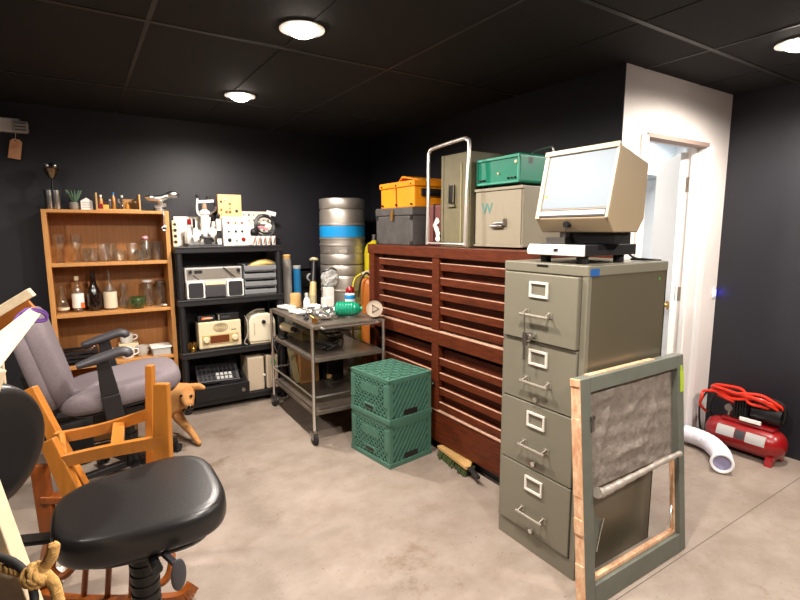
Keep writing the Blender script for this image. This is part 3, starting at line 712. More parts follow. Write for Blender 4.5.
MR2 = Matrix.Rotation(rad(-32), 4, 'Z') @ Matrix.Rotation(rad(90), 4, 'Y')
MB().lathe(pr, (1.638, 3.245, ZT + .057), 26, MR2).build('bottle_body', BOTGREEN, t, 25)
t = thing('plastic_funnel', 'pale plastic cup with a three spoked end lying at the trolley corner', 'cup', (1.788, 3.1, ZT))
MR3 = Matrix.Rotation(rad(-35), 4, 'Z') @ Matrix.Rotation(rad(-90), 4, 'X')
MF = Matrix.Translation((1.788, 3.1, ZT + .062)) @ Matrix.Rotation(rad(-33), 4, 'Z') @ Matrix.Rotation(rad(78), 4, 'X')
MB(MF).lathe([(.045, -.08), (.06, .03), (.056, .03), (.042, -.08)], (0, 0, 0), 26, closed=True).build('cup_wall', mat('pale_plastic', (172, 156, 136), .4), t)
MB(MF).lathe([(1e-4, .018), (.056, .018), (.056, .024), (1e-4, .024)], (0, 0, 0), 26).build('cup_base', mat('pale_plastic_b', (182, 166, 146), .4), t)
b = MB(MF); b.torus((0, 0, .028), .03, .007, 3, 8, Matrix.Rotation(rad(0), 4, 'Z')); b.build('spokes', mat('brown_mark', (110, 84, 62), .5), t)
t = thing('canister', 'white canister with red cap and blue label standing on the trolley', 'canister', (1.82, 3.55, ZT))
MB().lathe([(1e-4, 0), (.04, 0), (.042, .006), (.042, .12), (.03, .135), (.03, .138)], (1.82, 3.55, ZT), 24).build('canister_body', WHITEPL, t)
MB().lathe([(.033, .134), (.036, .14), (.034, .165), (.02, .182), (1e-4, .184)], (1.82, 3.55, ZT), 24).build('cap', RED, t)
MB().lathe([(.0425, .085), (.0432, .087), (.0432, .115), (.0425, .117)], (1.82, 3.55, ZT), 24).build('label_band', BLUE, t)
# middle shelf
ZM = .6
random.seed(21)
def tangle(c, rx, ry, n, h=.03):
    return cr([(c[0] + random.uniform(-rx, rx), c[1] + random.uniform(-ry, ry), c[2] + .008 + random.uniform(0, h)) for _ in range(n)], 7)
for i, (x, y, lb) in enumerate(((1.52, 3.35, 'tangled black cable on the trolley middle shelf near its front edge'), (1.69, 3.62, 'tangled black cable at the back of the trolley middle shelf'))):
    MB().tube(tangle((x, y, ZM), .16 if i == 0 else .09, .17, 14), .006, 8).one('cable_tangle', BLACKPL, lb, 'cable')
t = thing('power_drill', 'cream and black power drill on the trolley middle shelf', 'drill', (1.36, 3.7, ZM))
b = MB(); b.cyl((1.34, 3.78, ZM + .1), (1.36, 3.63, ZM + .1), .036, .03, 18); b.build('motor_housing', CREAM, t)
b = MB(); b.cyl((1.36, 3.63, ZM + .1), (1.366, 3.58, ZM + .1), .02, .014, 14); b.cyl((1.366, 3.58, ZM + .1), (1.371, 3.53, ZM + .1), .005, n=8); b.build('chuck', BLACKMET, t)
b = MB(); b.bar((1.345, 3.75, ZM + .09), (1.335, 3.79, ZM + .012), .034, .045); b.bar((1.335, 3.79, ZM), (1.335, 3.79, ZM + .022), .06, .08, (0, 1, 0)); b.build('grip', BLACKPL, t, 0, .006)
MB().tube(cr([(1.335, 3.8, ZM + .03), (1.26, 3.78, ZM + .02), (1.245, 3.74, ZM - .04), (1.262, 3.7, ZM - .1), (1.24, 3.66, ZM - .08), (1.255, 3.63, ZM - .01)], 7), .005, 8).build('drill_cord', BLACKPL, t)
MB().box(1.42, 3.6, ZM - .001, 1.56, 3.9, ZM + .09).one('parts_box', mat('khaki_box', (120, 104, 62), .6), 'khaki box on the trolley middle shelf behind the drill', 'box', bevel=.004)
# bottom shelf
ZL = .2275
b = MB(); b.bar((1.43, 3.74, ZL + .006), (1.37, 3.74, ZL + .3), .045, .012, (0, 1, 0)); b.one('wooden_paint_stick', mat('pale_stick', (206, 196, 150), .6), 'pale flat wooden stick standing on the trolley bottom shelf', 'stick', smooth=0)
MB().box(1.44, 3.7, ZL, 1.6, 3.9, ZL + .24).one('small_crate', CARD, 'brown cardboard box on the trolley bottom shelf', 'box', bevel=.003)
MB().box(1.64, 3.62, ZL, 1.785, 3.88, ZL + .3).one('equipment_box', BLACKPL, 'black equipment box at the back of the trolley bottom shelf', 'box', bevel=.006)
t = thing('glass_jar', 'small amber topped jar on the trolley bottom shelf', 'jar', (1.6, 3.5, ZL))
MB().lathe([(1e-4, 0), (.028, 0), (.03, .06), (.02, .075), (.02, .08)], (1.6, 3.5, ZL), 16).build('jar_body', GLASS, t)
MB().lathe([(.022, .078), (.022, .1), (1e-4, .1)], (1.6, 3.5, ZL), 16).build('lid', TAN, t)

# ------------------------------------------------------------------ kegs
KH, KR = .578, .203
def keg(z, label, band):
    t = thing('beer_keg', label, 'keg', (2.022, 4.075, z), 0, 'stacked steel kegs'); c = (2.022, 4.075, z); h = KH
    R = KR
    pr = [(1e-4, .05), (R - .05, .04), (R - .012, .062), (R - .004, .085), (R - .002, .16), (R + .004, .168), (R + .004, .178), (R - .002, .186), (R - .002, h / 2 - .075), (R + .004, h / 2 - .066), (R + .004, h / 2 - .056), (R - .003, h / 2 - .05), (R - .003, h / 2 + .05), (R + .004, h / 2 + .056), (R + .004, h / 2 + .066), (R - .002, h / 2 + .075),
          (R - .002, h - .186), (R - .002, h - .12), (R - .006, h - .1), (R - .02, h - .075), (R - .06, h - .05), (1e-4, h - .045)]
    MB().lathe(pr, c, 48).build('keg_body', KEGM, t, 30)
    for z0, z1 in ((0, .095), (h - .095, h)):
        pr = [(R - .022, z0), (R - .004, z0 + .004), (R, z0 + .012), (R - .002, (z0 + z1) / 2), (R, z1 - .012), (R - .004, z1 - .004), (R - .022, z1), (R - .026, z1 - .006), (R - .01, z1 - .014), (R - .012, z0 + .014), (R - .026, z0 + .006)]
        MB().lathe(pr, c, 48, closed=True).build('chime', KEGM, t, 30)
    if band:
        MB().lathe([(R - .0025, h / 2 - .048), (R + .0005, h / 2 - .047), (R + .0005, h / 2 + .047), (R - .0025, h / 2 + .048)], c, 48).build('blue_band', BLUE, t, label='blue painted band')
    b = MB()
    for q in (200, 245, 290):
        a = rad(q); b.cb((c[0] + (R - .001) * math.cos(a), c[1] + (R - .001) * math.sin(a), z + .115), (.006, .07, .03), (0, 0, a))
    b.build('embossed_plate', KEGM, t, 30, .002)
keg(0, 'steel keg at the floor, bottom of the stack in the corner', False)
keg(KH + .001, 'plain steel keg in the middle of the stacked kegs', False)
keg(2 * KH + .002, 'steel keg with a blue band, topmost of the stacked kegs', True)

# ------------------------------------------------------------------ things between shelving and kegs
t = thing('gas_cylinder', 'tall yellow green gas cylinder in the corner between keg and red chest', 'gas cylinder', (2.212, 3.83, 0))
MB().lathe([(1e-4, 0), (.085, 0), (.09, .01), (.09, 1.26), (.082, 1.31), (.06, 1.345), (.03, 1.36), (.025, 1.37)], (2.212, 3.83, 0), 28).build('cylinder_body', YELLOW, t)
MB().lathe([(.02, 1.365), (.02, 1.4), (.026, 1.402), (.026, 1.42), (1e-4, 1.425)], (2.212, 3.83, 0), 14).build('valve', DULLST, t)
t = thing('gas_cylinder', 'orange brown gas cylinder with pale valve beside the red chest', 'gas cylinder', (2.08, 3.69, 0))
MB().lathe([(1e-4, 0), (.07, 0), (.074, .01), (.074, 1.0), (.07, 1.03), (.05, 1.055), (.03, 1.06)], (2.08, 3.69, 0), 28).build('cylinder_body', COPPER, t)
b = MB(); b.cyl((2.08, 3.69, 1.055), (2.08, 3.69, 1.1), .018, n=12); b.bar((2.02, 3.71, 1.085), (2.13, 3.67, 1.125), .035, .035); b.cyl((2.12, 3.675, 1.09), (2.12, 3.675, 1.145), .022, n=14); b.build('valve', CREAM, t)
b = MB(); b.tube(cr([(2.01, 3.715, 1.09), (1.96, 3.73, 1.05), (1.93, 3.72, .95), (1.92, 3.71, .8), (1.925, 3.7, .5)]), .009, 10); b.build('gas_hose', YELLOW, t)
b = MB(); b.tube(cr([(2.06, 3.66, 1.09), (2.02, 3.65, 1.1), (1.98, 3.66, 1.04), (1.965, 3.68, .9)]), .008, 8); b.build('black_hose', BLACKPL, t)
t = thing('storage_crate', 'plain wooden crate on the floor behind the steel trolley', 'crate', (1.67, 4.08, 0))
b = MB(); b.box(1.56, 3.97, 0, 1.78, 4.19, .02); b.box(1.56, 3.97, .02, 1.575, 4.19, .34); b.box(1.765, 3.97, .02, 1.78, 4.19, .34); b.box(1.575, 3.97, .02, 1.765, 3.985, .34); b.box(1.575, 4.175, .02, 1.765, 4.19, .34); b.build('crate_body', TAN, t, 0)
MB().box(1.575, 3.985, .31, 1.765, 4.175, .338).build('crate_lid', TAN, t, 0)
t = thing('baseball_bat', 'wooden baseball bat with black wrapped grip leaning in the corner', 'bat', (1.68, 4.06, .34))
p0, p1 = Vector((1.685, 4.07, .352)), Vector((1.875, 4.385, 1.2)); P = lambda s: p0.lerp(p1, s)
b = MB(); b.tube([P(s) for s in (0, .02, .05, .3, .55, .74)], [.018, .036, .042, .041, .036, .03], 18); b.build('barrel', mat('bat_wood', (214, 190, 134), .45), t)
b = MB(); b.tube([P(s) for s in (.74, .85, .96)], [.031, .027, .025], 16); b.build('grip', BLACKPL, t)
b = MB(); b.tube([P(s) for s in (.96, .968, .985, 1)], [.026, .042, .044, .026], 18); b.build('knob', CREAM, t)
t = thing('clear_tube', 'tall clear plastic tube with brown cap beside the black shelving', 'tube', (1.575, 4.3, 0))
MB().lathe([(.034, 0), (.04, 0), (.04, 1.205), (.034, 1.205)], (1.575, 4.3, 0), 20, closed=True).build('tube_wall', glass('dusty_plastic', (196, 190, 182), dens=.5), t)
MB().lathe([(.03, 1.2), (.036, 1.235), (.03, 1.245), (1e-4, 1.247)], (1.575, 4.3, 0), 16).build('cap', TAN, t)
t = thing('mailing_tube', 'tall blue tube standing beside the clear plastic tube', 'tube', (1.668, 4.3, 0))
MB().lathe([(1e-4, 0), (.034, 0), (.034, 1.13), (1e-4, 1.13)], (1.668, 4.3, 0), 20).build('tube_wall', BLUETUBE, t)
MB().lathe([(.035, 1.115), (.036, 1.117), (.036, 1.142), (1e-4, 1.144)], (1.668, 4.3, 0), 20).build('cap', LGREY, t)
t = thing('wall_bracket', 'black wall mounted device with round lens above the trolley', 'device', (1.83, YB, .95))
b = MB(); b.box(1.75, 4.41, .93, 1.93, YB, 1.075); b.box(1.74, 4.4, 1.1, 1.92, YB, 1.112); b.build('bracket_body', BLACKMET, t, 0, .004)
b = MB(); b.lathe([(.028, 0), (.04, .004), (.04, .02), (.028, .024)], (1.84, 4.41, 1.02), 24, Matrix.Rotation(rad(90), 4, 'X'), closed=True); b.build('lens_ring', LGREY, t)
b = MB(); b.ell((1.84, 4.405, 1.02), (.027, .012, .027)); b.build('lens', BLACKPL, t)

# ------------------------------------------------------------------ on top of the red chest
ZC = 1.3535
t = thing('storage_case', 'worn black fibre case with brass latch on the end of the red chest', 'case', (2.1, 3.03, ZC))
b = MB(); b.box(1.915, 2.80, ZC, 2.32, 3.285, ZC + .205); b.build('case_body', BLKCASE, t, 0, .008)
b = MB(); b.box(1.91, 2.795, ZC + .205, 2.325, 3.29, ZC + .262); b.build('lid', BLKCASE, t, 0, .008)
b = MB(); b.box(1.9, 3.03, ZC + .17, 1.912, 3.055, ZC + .25); b.box(1.897, 3.025, ZC + .2, 1.91, 3.06, ZC + .222); b.build('latch', GOLD, t, 0, .002)
b = MB()
for y in (2.8, 3.255):
    for z in (0, .175): b.box(1.9125, y, ZC + z, 1.917, y + .03, ZC + z + .03)
b.build('corner_plate', BLACKMET, t, 0)
b = MB(); b.tube(cr([(2.05, 2.795, ZC + .16), (2.06, 2.775, ZC + .14), (2.12, 2.77, ZC + .135), (2.18, 2.775, ZC + .14), (2.19, 2.795, ZC + .16)]), .008, 8); b.build('side_handle', BLACKPL, t)
ZO = ZC + .2625
t = thing('tool_case', 'orange equipment case with raised lid on top of the black case', 'case', (2.16, 3.03, ZO))
b = MB(); b.box(1.945, 2.82, ZO, 2.37, 3.26, ZO + .14); b.build('case_body', ORANGE, t, 0, .006)
b = MB(); b.box(1.935, 2.81, ZO + .14, 2.38, 3.27, ZO + .18); b.build('lid', ORANGE, t, 0, .006)
b = MB(); b.prism([(2.81, ZO + .18), (3.02, ZO + .222), (3.045, ZO + .222), (3.1, ZO + .182), (3.04, ZO + .212), (2.83, ZO + .18)], 'X', 1.99, 2.33)
b.build('raised_flap', ORANGE, t, 0)
b = MB()
for y, z in ((2.85, .02), (2.85, .155), (3.23, .02), (3.23, .155), (3.04, .155), (3.04, .02)): b.cyl((1.932, y, ZO + z), (1.946, y, ZO + z), .007, n=8)
b.build('rivet', BLACKMET, t)
b = MB(); b.bar((1.943, 3.05, ZO + .175), (1.943, 3.04, ZO + .005), .008, .01, (1, 0, 0)); b.build('lid_strap', mat('brown_strap', (150, 84, 10), .6), t, 0)
b = MB(); b.box(2.0, 2.806, ZO + .075, 2.2, 2.821, ZO + .125); b.box(2.02, 2.796, ZO + .09, 2.18, 2.81, ZO + .112); b.build('side_handle', BLACKPL, t, 0, .003)

t = thing('suitcase', 'burgundy suitcase on edge between the black case and olive case', 'case', (2.2, 2.65, ZC))
b = MB(); b.box(2.0, 2.6, ZC, 2.45, 2.74, ZC + .27); b.build('case_body', BURG, t, 0, .012)
b = MB(); b.box(1.996, 2.668, ZC + .004, 2.454, 2.674, ZC + .274); b.build('lid_seam', BLACKPL, t, 0)
b = MB(); random.seed(4)
for k in range(5): lump((1.992, 2.63 + random.uniform(-.02, .02), ZC + .05 + k * .028), (.008, .022, .02), k, 10, 6, .5, b)
b.build('peeled_sticker', FLAP, t, 0)
t = thing('olive_case', 'tall olive metal equipment case standing on the red chest', 'case', (2.2, 2.4, ZC))
b = MB(); b.box(1.955, 2.262, ZC, 2.46, 2.535, ZC + .56); b.build('case_body', OLIVECASE, t, 0, .006)
b = MB(); b.box(1.949, 2.335, ZC + .02, 1.956, 2.345, ZC + .5); b.build('front_rib', mat('olive_rib', (150, 140, 104), .5), t, 0, .002)
b = MB(); b.box(1.945, 2.40, ZC + .268, 1.956, 2.45, ZC + .375); b.build('handle_recess', BLACKMET, t, 0, .004)
b = MB(); b.tube([(1.945, 2.4, ZC + .38), (1.94, 2.4, ZC + .27), (1.94, 2.45, ZC + .27), (1.945, 2.45, ZC + .38)], .004, 8); b.box(1.94, 2.39, ZC + .245, 1.956, 2.46, ZC + .258); b.build('handle', OLIVECASE, t)
b = MB()
for y in (2.265, 2.51): b.box(1.95, y, ZC, 1.957, y + .022, ZC + .56)
b.build('edge_trim', OLIVECASE, t, 0, .002)

t = thing('tube_frame', 'white chrome tube frame standing upright before the olive case', 'frame', (1.93, 2.43, ZC))
b = MB(); b.tube(cr([(1.915, 2.628, ZC + .011), (1.925, 2.634, ZC + .3), (1.94, 2.652, ZC + .56), (1.942, 2.64, ZC + .6), (1.942, 2.6, ZC + .615), (1.938, 2.32, ZC + .63), (1.936, 2.275, ZC + .62), (1.933, 2.25, ZC + .58), (1.915, 2.245, ZC + .3), (1.905, 2.24, ZC + .011)], 6), .0115, 12)
b.build('tube_bow', mat('worn_chrome', (214, 206, 198), .3, .7), t)
b = MB(); b.cyl((1.915, 2.622, ZC + .02), (1.908, 2.245, ZC + .02), .008, n=10); b.build('foot_bar', CHROME, t)

t = thing('file_box', 'beige grey metal file box with a W on its front', 'file box', (2.2, 2.03, ZC))
b = MB()
wx, wy0, wy1, wz0, wz1 = 1.975, 1.865, 2.245, ZC + .012, ZC + .335
b.box(wx + .006, wy0, wz0, 2.46, wy1, wz1); b.build('box_body', mat('file_box_paint', (132, 125, 108), .45, var=(3, .08)), t, 0, .004)
FBX = mat('file_box_front', (146, 137, 118), .45, var=(4, .06))
b = MB(); b.box(wx, wy0 + .012, wz0 + .012, wx + .01, wy1 - .012, wz1 - .018); b.build('drawer_front', FBX, t, 0, .003)
b = MB(); b.box(wx - .004, wy0, wz1 - .014, wx + .01, wy1, wz1 + .002); b.box(wx - .004, wy0, wz0 - .002, wx + .01, wy1, wz0 + .012); b.build('front_trim', FBX, t, 0, .002)
b = MB(); b.box(wx - .02, 2.0, wz0 + .105, wx, 2.09, wz0 + .118); b.box(wx - .016, 1.985, wz0 + .118, wx, 2.07, wz0 + .134); b.cb((wx - .012, 1.985, wz0 + .135), (.02, .012, .04)); b.build('latch_handle', DULLST, t, 0, .003)
b = MB()
for y0, y1, a0, a1 in ((2.005, 2.075, .165, .168), (2.005, 2.008, .168, .23), (2.072, 2.075, .168, .23)): b.box(wx - .0008, y0, wz0 + a0, wx, y1, wz0 + a1)
b.build('label_outline', mat('pencil_line', (150, 138, 116), .6), t, 0)
text('letter_mark', 'W', .085, (wx - .0015, 2.18, wz0 + .185), mat('teal_ink', (70, 132, 128), .7), t)
for x in (2.02, 2.4):
    for y in (1.9, 2.17): MB().cyl((x, y, ZC), (x, y, wz0 + .001), .014, n=10).build('foot', RUBBER, t)
ZG = wz1 + .003
GS = Matrix.Translation((0, .028, 0))
t = thing('green_case', 'green metal instrument case lying on the beige file box', 'case', (2.2, 2.05, ZG))
b = MB(GS); b.prism([(1.885, ZG + .03), (1.892, ZG + .018), (2.215, ZG + .018), (2.222, ZG + .03), (2.222, ZG + .15), (2.212, ZG + .162), (1.897, ZG + .172), (1.885, ZG + .16)], 'X', 1.995, 2.43); b.build('case_body', TEAL, t, 0, .005)
b = MB(GS)
for y0, y1, z0, z1 in ((1.885, 2.222, .018, .03), (1.885, 2.222, .15, .165), (1.885, 1.897, .03, .15), (2.21, 2.222, .03, .15)): b.box(1.985, y0, ZG + z0, 1.996, y1, ZG + z1)
b.build('front_rim', TEALLT, t, 0, .003)
for y in (1.915, 1.94, 1.965, 2.15, 2.17, 2.19): MB(GS).cyl((1.984, y, ZG + .045), (1.996, y, ZG + .045), .0055, n=8).build('socket', BLACKPL, t)
b = MB(GS); b.cyl((1.985, 2.04, ZG + .075), (1.996, 2.04, ZG + .075), .006, n=8); b.box(1.988, 1.905, ZG + .12, 1.996, 1.92, ZG + .135); b.build('screw_head', CREAM, t)
for x in (2.03, 2.38):
    for y in (1.92, 2.18): MB(GS).cyl((x, y, ZG - .0005), (x, y, ZG + .02), .012, n=10).build('foot', RUBBER, t)
b = MB(GS); b.tube(cr([(2.3, 2.09, ZG + .165), (2.3, 2.085, ZG + .205), (2.3, 2.06, ZG + .222), (2.3, 1.96, ZG + .232), (2.3, 1.93, ZG + .222), (2.3, 1.92, ZG + .165)]), .007, 8); b.build('carry_handle', CHROME, t)
b = MB(GS); b.box(2.06, 1.8835, ZG + .12, 2.09, 1.8855, ZG + .15); b.box(2.3, 1.8835, ZG + .075, 2.36, 1.8855, ZG + .082); b.box(2.3, 1.8835, ZG + .1, 2.36, 1.8855, ZG + .107); b.build('side_mark', BLACKPL, t, 0)

# ------------------------------------------------------------------ oak bookcase
bx0, bx1, by0, by1, bz = -.187, .612, 4.2, 4.462, 1.607
t = thing('bookcase', 'oak veneer bookcase of glasses and bottles against the black wall', 'bookcase', ((bx0 + bx1) / 2, 4.33, 0))
for x in (bx0, bx1 - .03): MB().box(x, by0, 0, x + .03, by1, bz).build('side_panel', OAK, t, 0, .002)
MB().box(bx0 + .03, by0, bz - .022, bx1 - .03, by1, bz).build('top_panel', OAK, t, 0, .002)
SZ = [1.232, .868, .487, .08]
for z in SZ: MB().box(bx0 + .03, by0 + .004, z - .024, bx1 - .03, by1 - .012, z).build('shelf_board', OAK, t, 0, .002)
MB().box(bx0 + .03, by1 - .012, .0, bx1 - .03, by1 - .004, bz - .022).build('back_panel', OAKB, t, 0)
MB().box(bx0 + .03, by0 + .02, 0, bx1 - .03, by0 + .035, .056).build('plinth', OAK, t, 0)
# glassware: outlines of the vessels
def vessel(c, prof, wall=.003, n=22, mb=None):
    mb = mb or MB(); inn = [(max(1e-4, r - wall), z + (wall if i == 0 else 0)) for i, (r, z) in enumerate(prof)]
    return mb.lathe([(1e-4, prof[0][1])] + prof + inn[::-1] + [(1e-4, prof[0][1] + wall)], c, n)
def glass_thing(name, c, prof, label, cat, group, m=None, n=22):
    vessel(c, prof, n=n).one(name, m or GLASS, label, cat, c, group)
S1, S2, S3 = [z + .0005 for z in SZ[:3]]
goblet = [(.034, 0), (.034, .004), (.008, .012), (.007, .075), (.02, .09), (.034, .115), (.037, .15), (.033, .2)]
tumbler = [(.033, 0), (.036, .01), (.04, .1)]
mug = [(.038, 0), (.042, .008), (.044, .12), (.046, .13)]
short = [(.036, 0), (.04, .008), (.042, .08)]
YS1 = 4.33
for x, pf, nm, lb in ((-.105, goblet, 'glass_goblet', 'tall stemmed goblet, first along the top shelf of the bookcase'), (-.0, goblet, 'glass_goblet', 'tall stemmed goblet, second along the top shelf of the bookcase'),
                      (.095, tumbler, 'glass_tumbler', 'plain clear tumbler beside the second goblet'), (.17, mug, 'glass_tumbler', 'clear straight glass, second after the goblets'),
                      (.27, short, 'glass_tumbler', 'short clear glass at the middle of the top shelf'), (.36, mug, 'glass_tumbler', 'clear straight glass beside the short glass'),
                      (.45, [(.04, 0), (.044, .01), (.046, .12), (.036, .14), (.036, .16)], 'glass_jar', 'clear jar with pink topped rim on the top shelf'), (.532, [(.042, 0), (.045, .01), (.046, .145)], 'glass_tumbler', 'large clear glass at the end of the top shelf beside the shelving')):
    glass_thing(nm, (x, YS1, S1), pf, lb, 'glass', 'glasses on the top shelf')
for x, y, pf, lb in ((.05, 4.41, tumbler, 'clear tumbler at the back between goblet and straight glass'), (.22, 4.41, mug, 'clear glass at the back behind the short glass'), (.405, 4.25, short, 'short clear glass before the pink topped jar'), (.47, 4.41, mug, 'clear glass at the back beside the large end glass')):
    glass_thing('glass_tumbler', (x, y, S1), pf, lb, 'glass', 'glasses on the top shelf')
lump((.45, YS1, S1 + .172), (.022, .018, .014), 8, 10, 6, .4).one('pink_ribbon', mat('pink_ribbon', (214, 150, 160), .6), 'small pink ribbon resting on the clear jar', 'ribbon', smooth=0)
# shelf of bottles
def bottle(x, prof, m, label, labelband=None, lm=None, cap=None, cm=None, y=4.33):
    t = thing('bottle', label, 'bottle', (x, y, S2), 0, 'bottles on the second shelf')
    if m in (GLASS, GLASSG): vessel((x, y, S2), prof).build('bottle_glass', m, t)
    else: MB().lathe([(1e-4, 0)] + prof + [(1e-4, prof[-1][1])], (x, y, S2), 22).build('bottle_glass', m, t)
    if labelband:
        r, z0, z1 = labelband; MB().lathe([(r, z0), (r + .0012, z0 + .001), (r + .0012, z1 - .001), (r, z1)], (x, y, S2), 22, closed=True).build('paper_label', lm, t)
    if cap:
        r, z0, z1 = cap; MB().lathe([(r, z0), (r, z1 - .003), (r - .003, z1), (1e-4, z1)], (x, y, S2), 14).build('cap', cm, t)
    return t
bottle(-.115, [(.03, 0), (.036, .01), (.036, .06), (.022, .1), (.014, .13), (.017, .16), (.022, .19)], GLASS, 'small curved clear decanter at the end of the second shelf', (.0366, .02, .04), CREAMLAB)
spirits = bottle(-.02, [(.034, 0), (.037, .008), (.037, .15), (.02, .185), (.014, .2), (.014, .235)], GLASS, 'clear spirits bottle with white and orange label', (.0375, .03, .135), FLAP, (.015, .232, .262), CREAM)
MB().box(-.005, 4.2905, S2 + .03, .017, 4.2925, S2 + .07).build('orange_sticker', ORLAB, spirits, 0, label='small orange sticker')
bottle(.082, [(.045, 0), (.049, .01), (.049, .12), (.035, .165), (.02, .2), (.016, .27), (.019, .275), (.019, .29)], AMBER, 'large dark brown glass bottle on the second shelf')
bottle(.185, [(.04, 0), (.044, .01), (.044, .15), (.022, .185), (.012, .2), (.009, .3)], GLASS, 'clear bottle with cream label and thin tall neck', (.0445, .012, .135), CREAMLAB)
bottle(.28, [(.036, 0), (.046, .02), (.045, .06), (.024, .1), (.03, .13), (.032, .16), (.022, .19)], GLASS, 'round waisted clear decanter on the second shelf', y=4.375)
vessel((.362, 4.27, S2), [(.036, 0), (.056, .025), (.062, .06), (.053, .088)], .005, 26).one('glass_bowl', GLASSG, 'small green glass bowl on the second shelf of the bookcase', 'bowl')
for x, hh, cmx, lb in ((.447, .19, WHITEPL, 'clear storage jar with white lid on the second shelf'), (.536, .18, DULLST, 'clear storage jar with steel lid at the end of the second shelf')):
    t = thing('storage_jar', lb, 'jar', (x, 4.36, S2), 0, 'jars on the second shelf')
    vessel((x, 4.36, S2), [(.038, 0), (.042, .01), (.042, hh - .04), (.033, hh - .015), (.033, hh)]).build('jar_glass', GLASS, t)
    MB().lathe([(.036, hh), (.037, hh + .003), (.037, hh + .016), (1e-4, hh + .018)], (x, 4.36, S2), 22).build('lid', cmx, t)
b = MB(); b.ell((.548, 4.255, S2 + .012), (.03, .02, .01)); b.bar((.53, 4.25, S2 + .012), (.475, 4.24, S2 + .006), .008, .004); b.one('steel_scoop', CHROME, 'steel scoop lying before the steel lidded jar', 'scoop')
# shelf of baskets and cups
t = thing('wire_basket', 'dark basket of odds and ends on the third bookcase shelf', 'basket', (-.04, 4.32, S3))
b = MB(); b.box(-.14, 4.24, S3, .07, 4.4, S3 + .008)
for z in (.03, .06, .09):
    for p, q in (((-.14, 4.24), (.07, 4.24)), ((.07, 4.24), (.07, 4.4)), ((.07, 4.4), (-.14, 4.4)), ((-.14, 4.4), (-.14, 4.24))): b.bar((*p, S3 + z), (*q, S3 + z), .01, .02)
b.build('basket_wall', BLACKPL, t, 0)
random.seed(12)
for k, mm in enumerate((BLACKMET, DARKGREY, BROWNW, BLACKPL, DULLST)):
    y = 4.265 + .027 * k
    MB().cyl((-.11 + .01 * k, y, S3 + .03), (.035 + .006 * k, y, S3 + .1), .011, n=8).one('hand_tool', mm, ('black', 'dark grey', 'brown', 'matt black', 'steel')[k] + ' tool handle lying in the dark basket', 'tool', group='tools in the dark basket')
MB().box(.09, 4.25, S3, .18, 4.37, S3 + .075).one('white_box', FLAP, 'small white box on the third bookcase shelf', 'box', bevel=.003)
def cup(x, y, z, r, h, m, label, rz, cat='mug'):
    t = thing('mug', label, cat, (x, y, z), 0, 'cups on the third shelf')
    vessel((x, y, z), [(r * .8, 0), (r * .92, .008), (r, h * .5), (r, h)], .004).build('cup_wall', m, t)
    d = Vector((math.cos(rz), math.sin(rz), 0)); c = Vector((x, y, z))
    MB().tube(cr([c + d * (r - .004) + Vector((0, 0, h * .82)), c + d * (r + .022) + Vector((0, 0, h * .78)), c + d * (r + .026) + Vector((0, 0, h * .45)), c + d * (r - .004) + Vector((0, 0, h * .25))]), .0055, 8).build('handle', m, t)
cup(.27, 4.27, S3, .045, .085, WHITEPL, 'white mug at the front of the third bookcase shelf', -.2)
MB().box(.215, 4.33, S3, .35, 4.43, S3 + .1).one('cup_box', CREAM, 'cream box behind the white mug on the third shelf', 'box', bevel=.003)
cup(.275, 4.38, S3 + .1005, .045, .07, WHITEPL, 'white mug standing on the cream box', -.1)
cup(.368, 4.3, S3, .042, .08, mat('grey_ceramic', (186, 180, 172), .3), 'pale grey mug beside the white basket', .6)
t = thing('plastic_basket', 'white plastic basket at the end of the third bookcase shelf', 'basket', (.5, 4.3, S3))
b = MB(); b.box(.44, 4.235, S3, .565, 4.37, S3 + .006); b.box(.436, 4.231, S3, .442, 4.374, S3 + .06); b.box(.563, 4.231, S3, .569, 4.374, S3 + .06); b.box(.436, 4.231, S3, .569, 4.237, S3 + .06); b.box(.436, 4.368, S3, .569, 4.374, S3 + .06); b.build('basket_wall', LGREY, t, 0, .002)
b = MB(); b.box(.428, 4.225, S3 + .055, .577, 4.38, S3 + .068); b.build('rim', WHITEPL, t, 0, .002)
MB().box(.13, 4.26, SZ[3] + .0005, .45, 4.43, SZ[3] + .25).one('archive_box', CARD, 'brown cardboard box on the lowest bookcase shelf', 'box', bevel=.003)
t = thing('cardboard_box', 'open topped cardboard box on the floor behind the grey office chair', 'box', (.15, 4.0, 0))
b = MB(); b.box(-.06, 3.9, 0, .27, 4.12, .01)
for a in ((-.06, 3.9, -.054, 4.12), (.264, 3.9, .27, 4.12), (-.06, 3.9, .27, 3.906), (-.06, 4.114, .27, 4.12)): b.box(a[0], a[1], 0, a[2], a[3], .3)
b.build('box_wall', CARD, t, 0)
b = MB(); b.tube(cr([(-.205, 4.195, .64), (-.207, 4.19, .58), (-.2, 4.19, .5)]), .004, 6); b.cyl((-.2, 4.185, .47), (-.2, 4.185, .53), .016, n=14)
t = thing('bead_lanyard', 'red and yellow bead strap hanging on the side of the bookcase', 'strap', (-.2, 4.19, .4))
b.build('red_bead', RED, t); MB().cyl((-.2, 4.185, .43), (-.2, 4.185, .47), .014, n=14).build('yellow_bead', mat('yellow_plastic', (226, 190, 40), .4), t); MB().cyl((-.2, 4.185, .38), (-.2, 4.185, .43), .012, n=14).build('white_bead', WHITEPL, t)

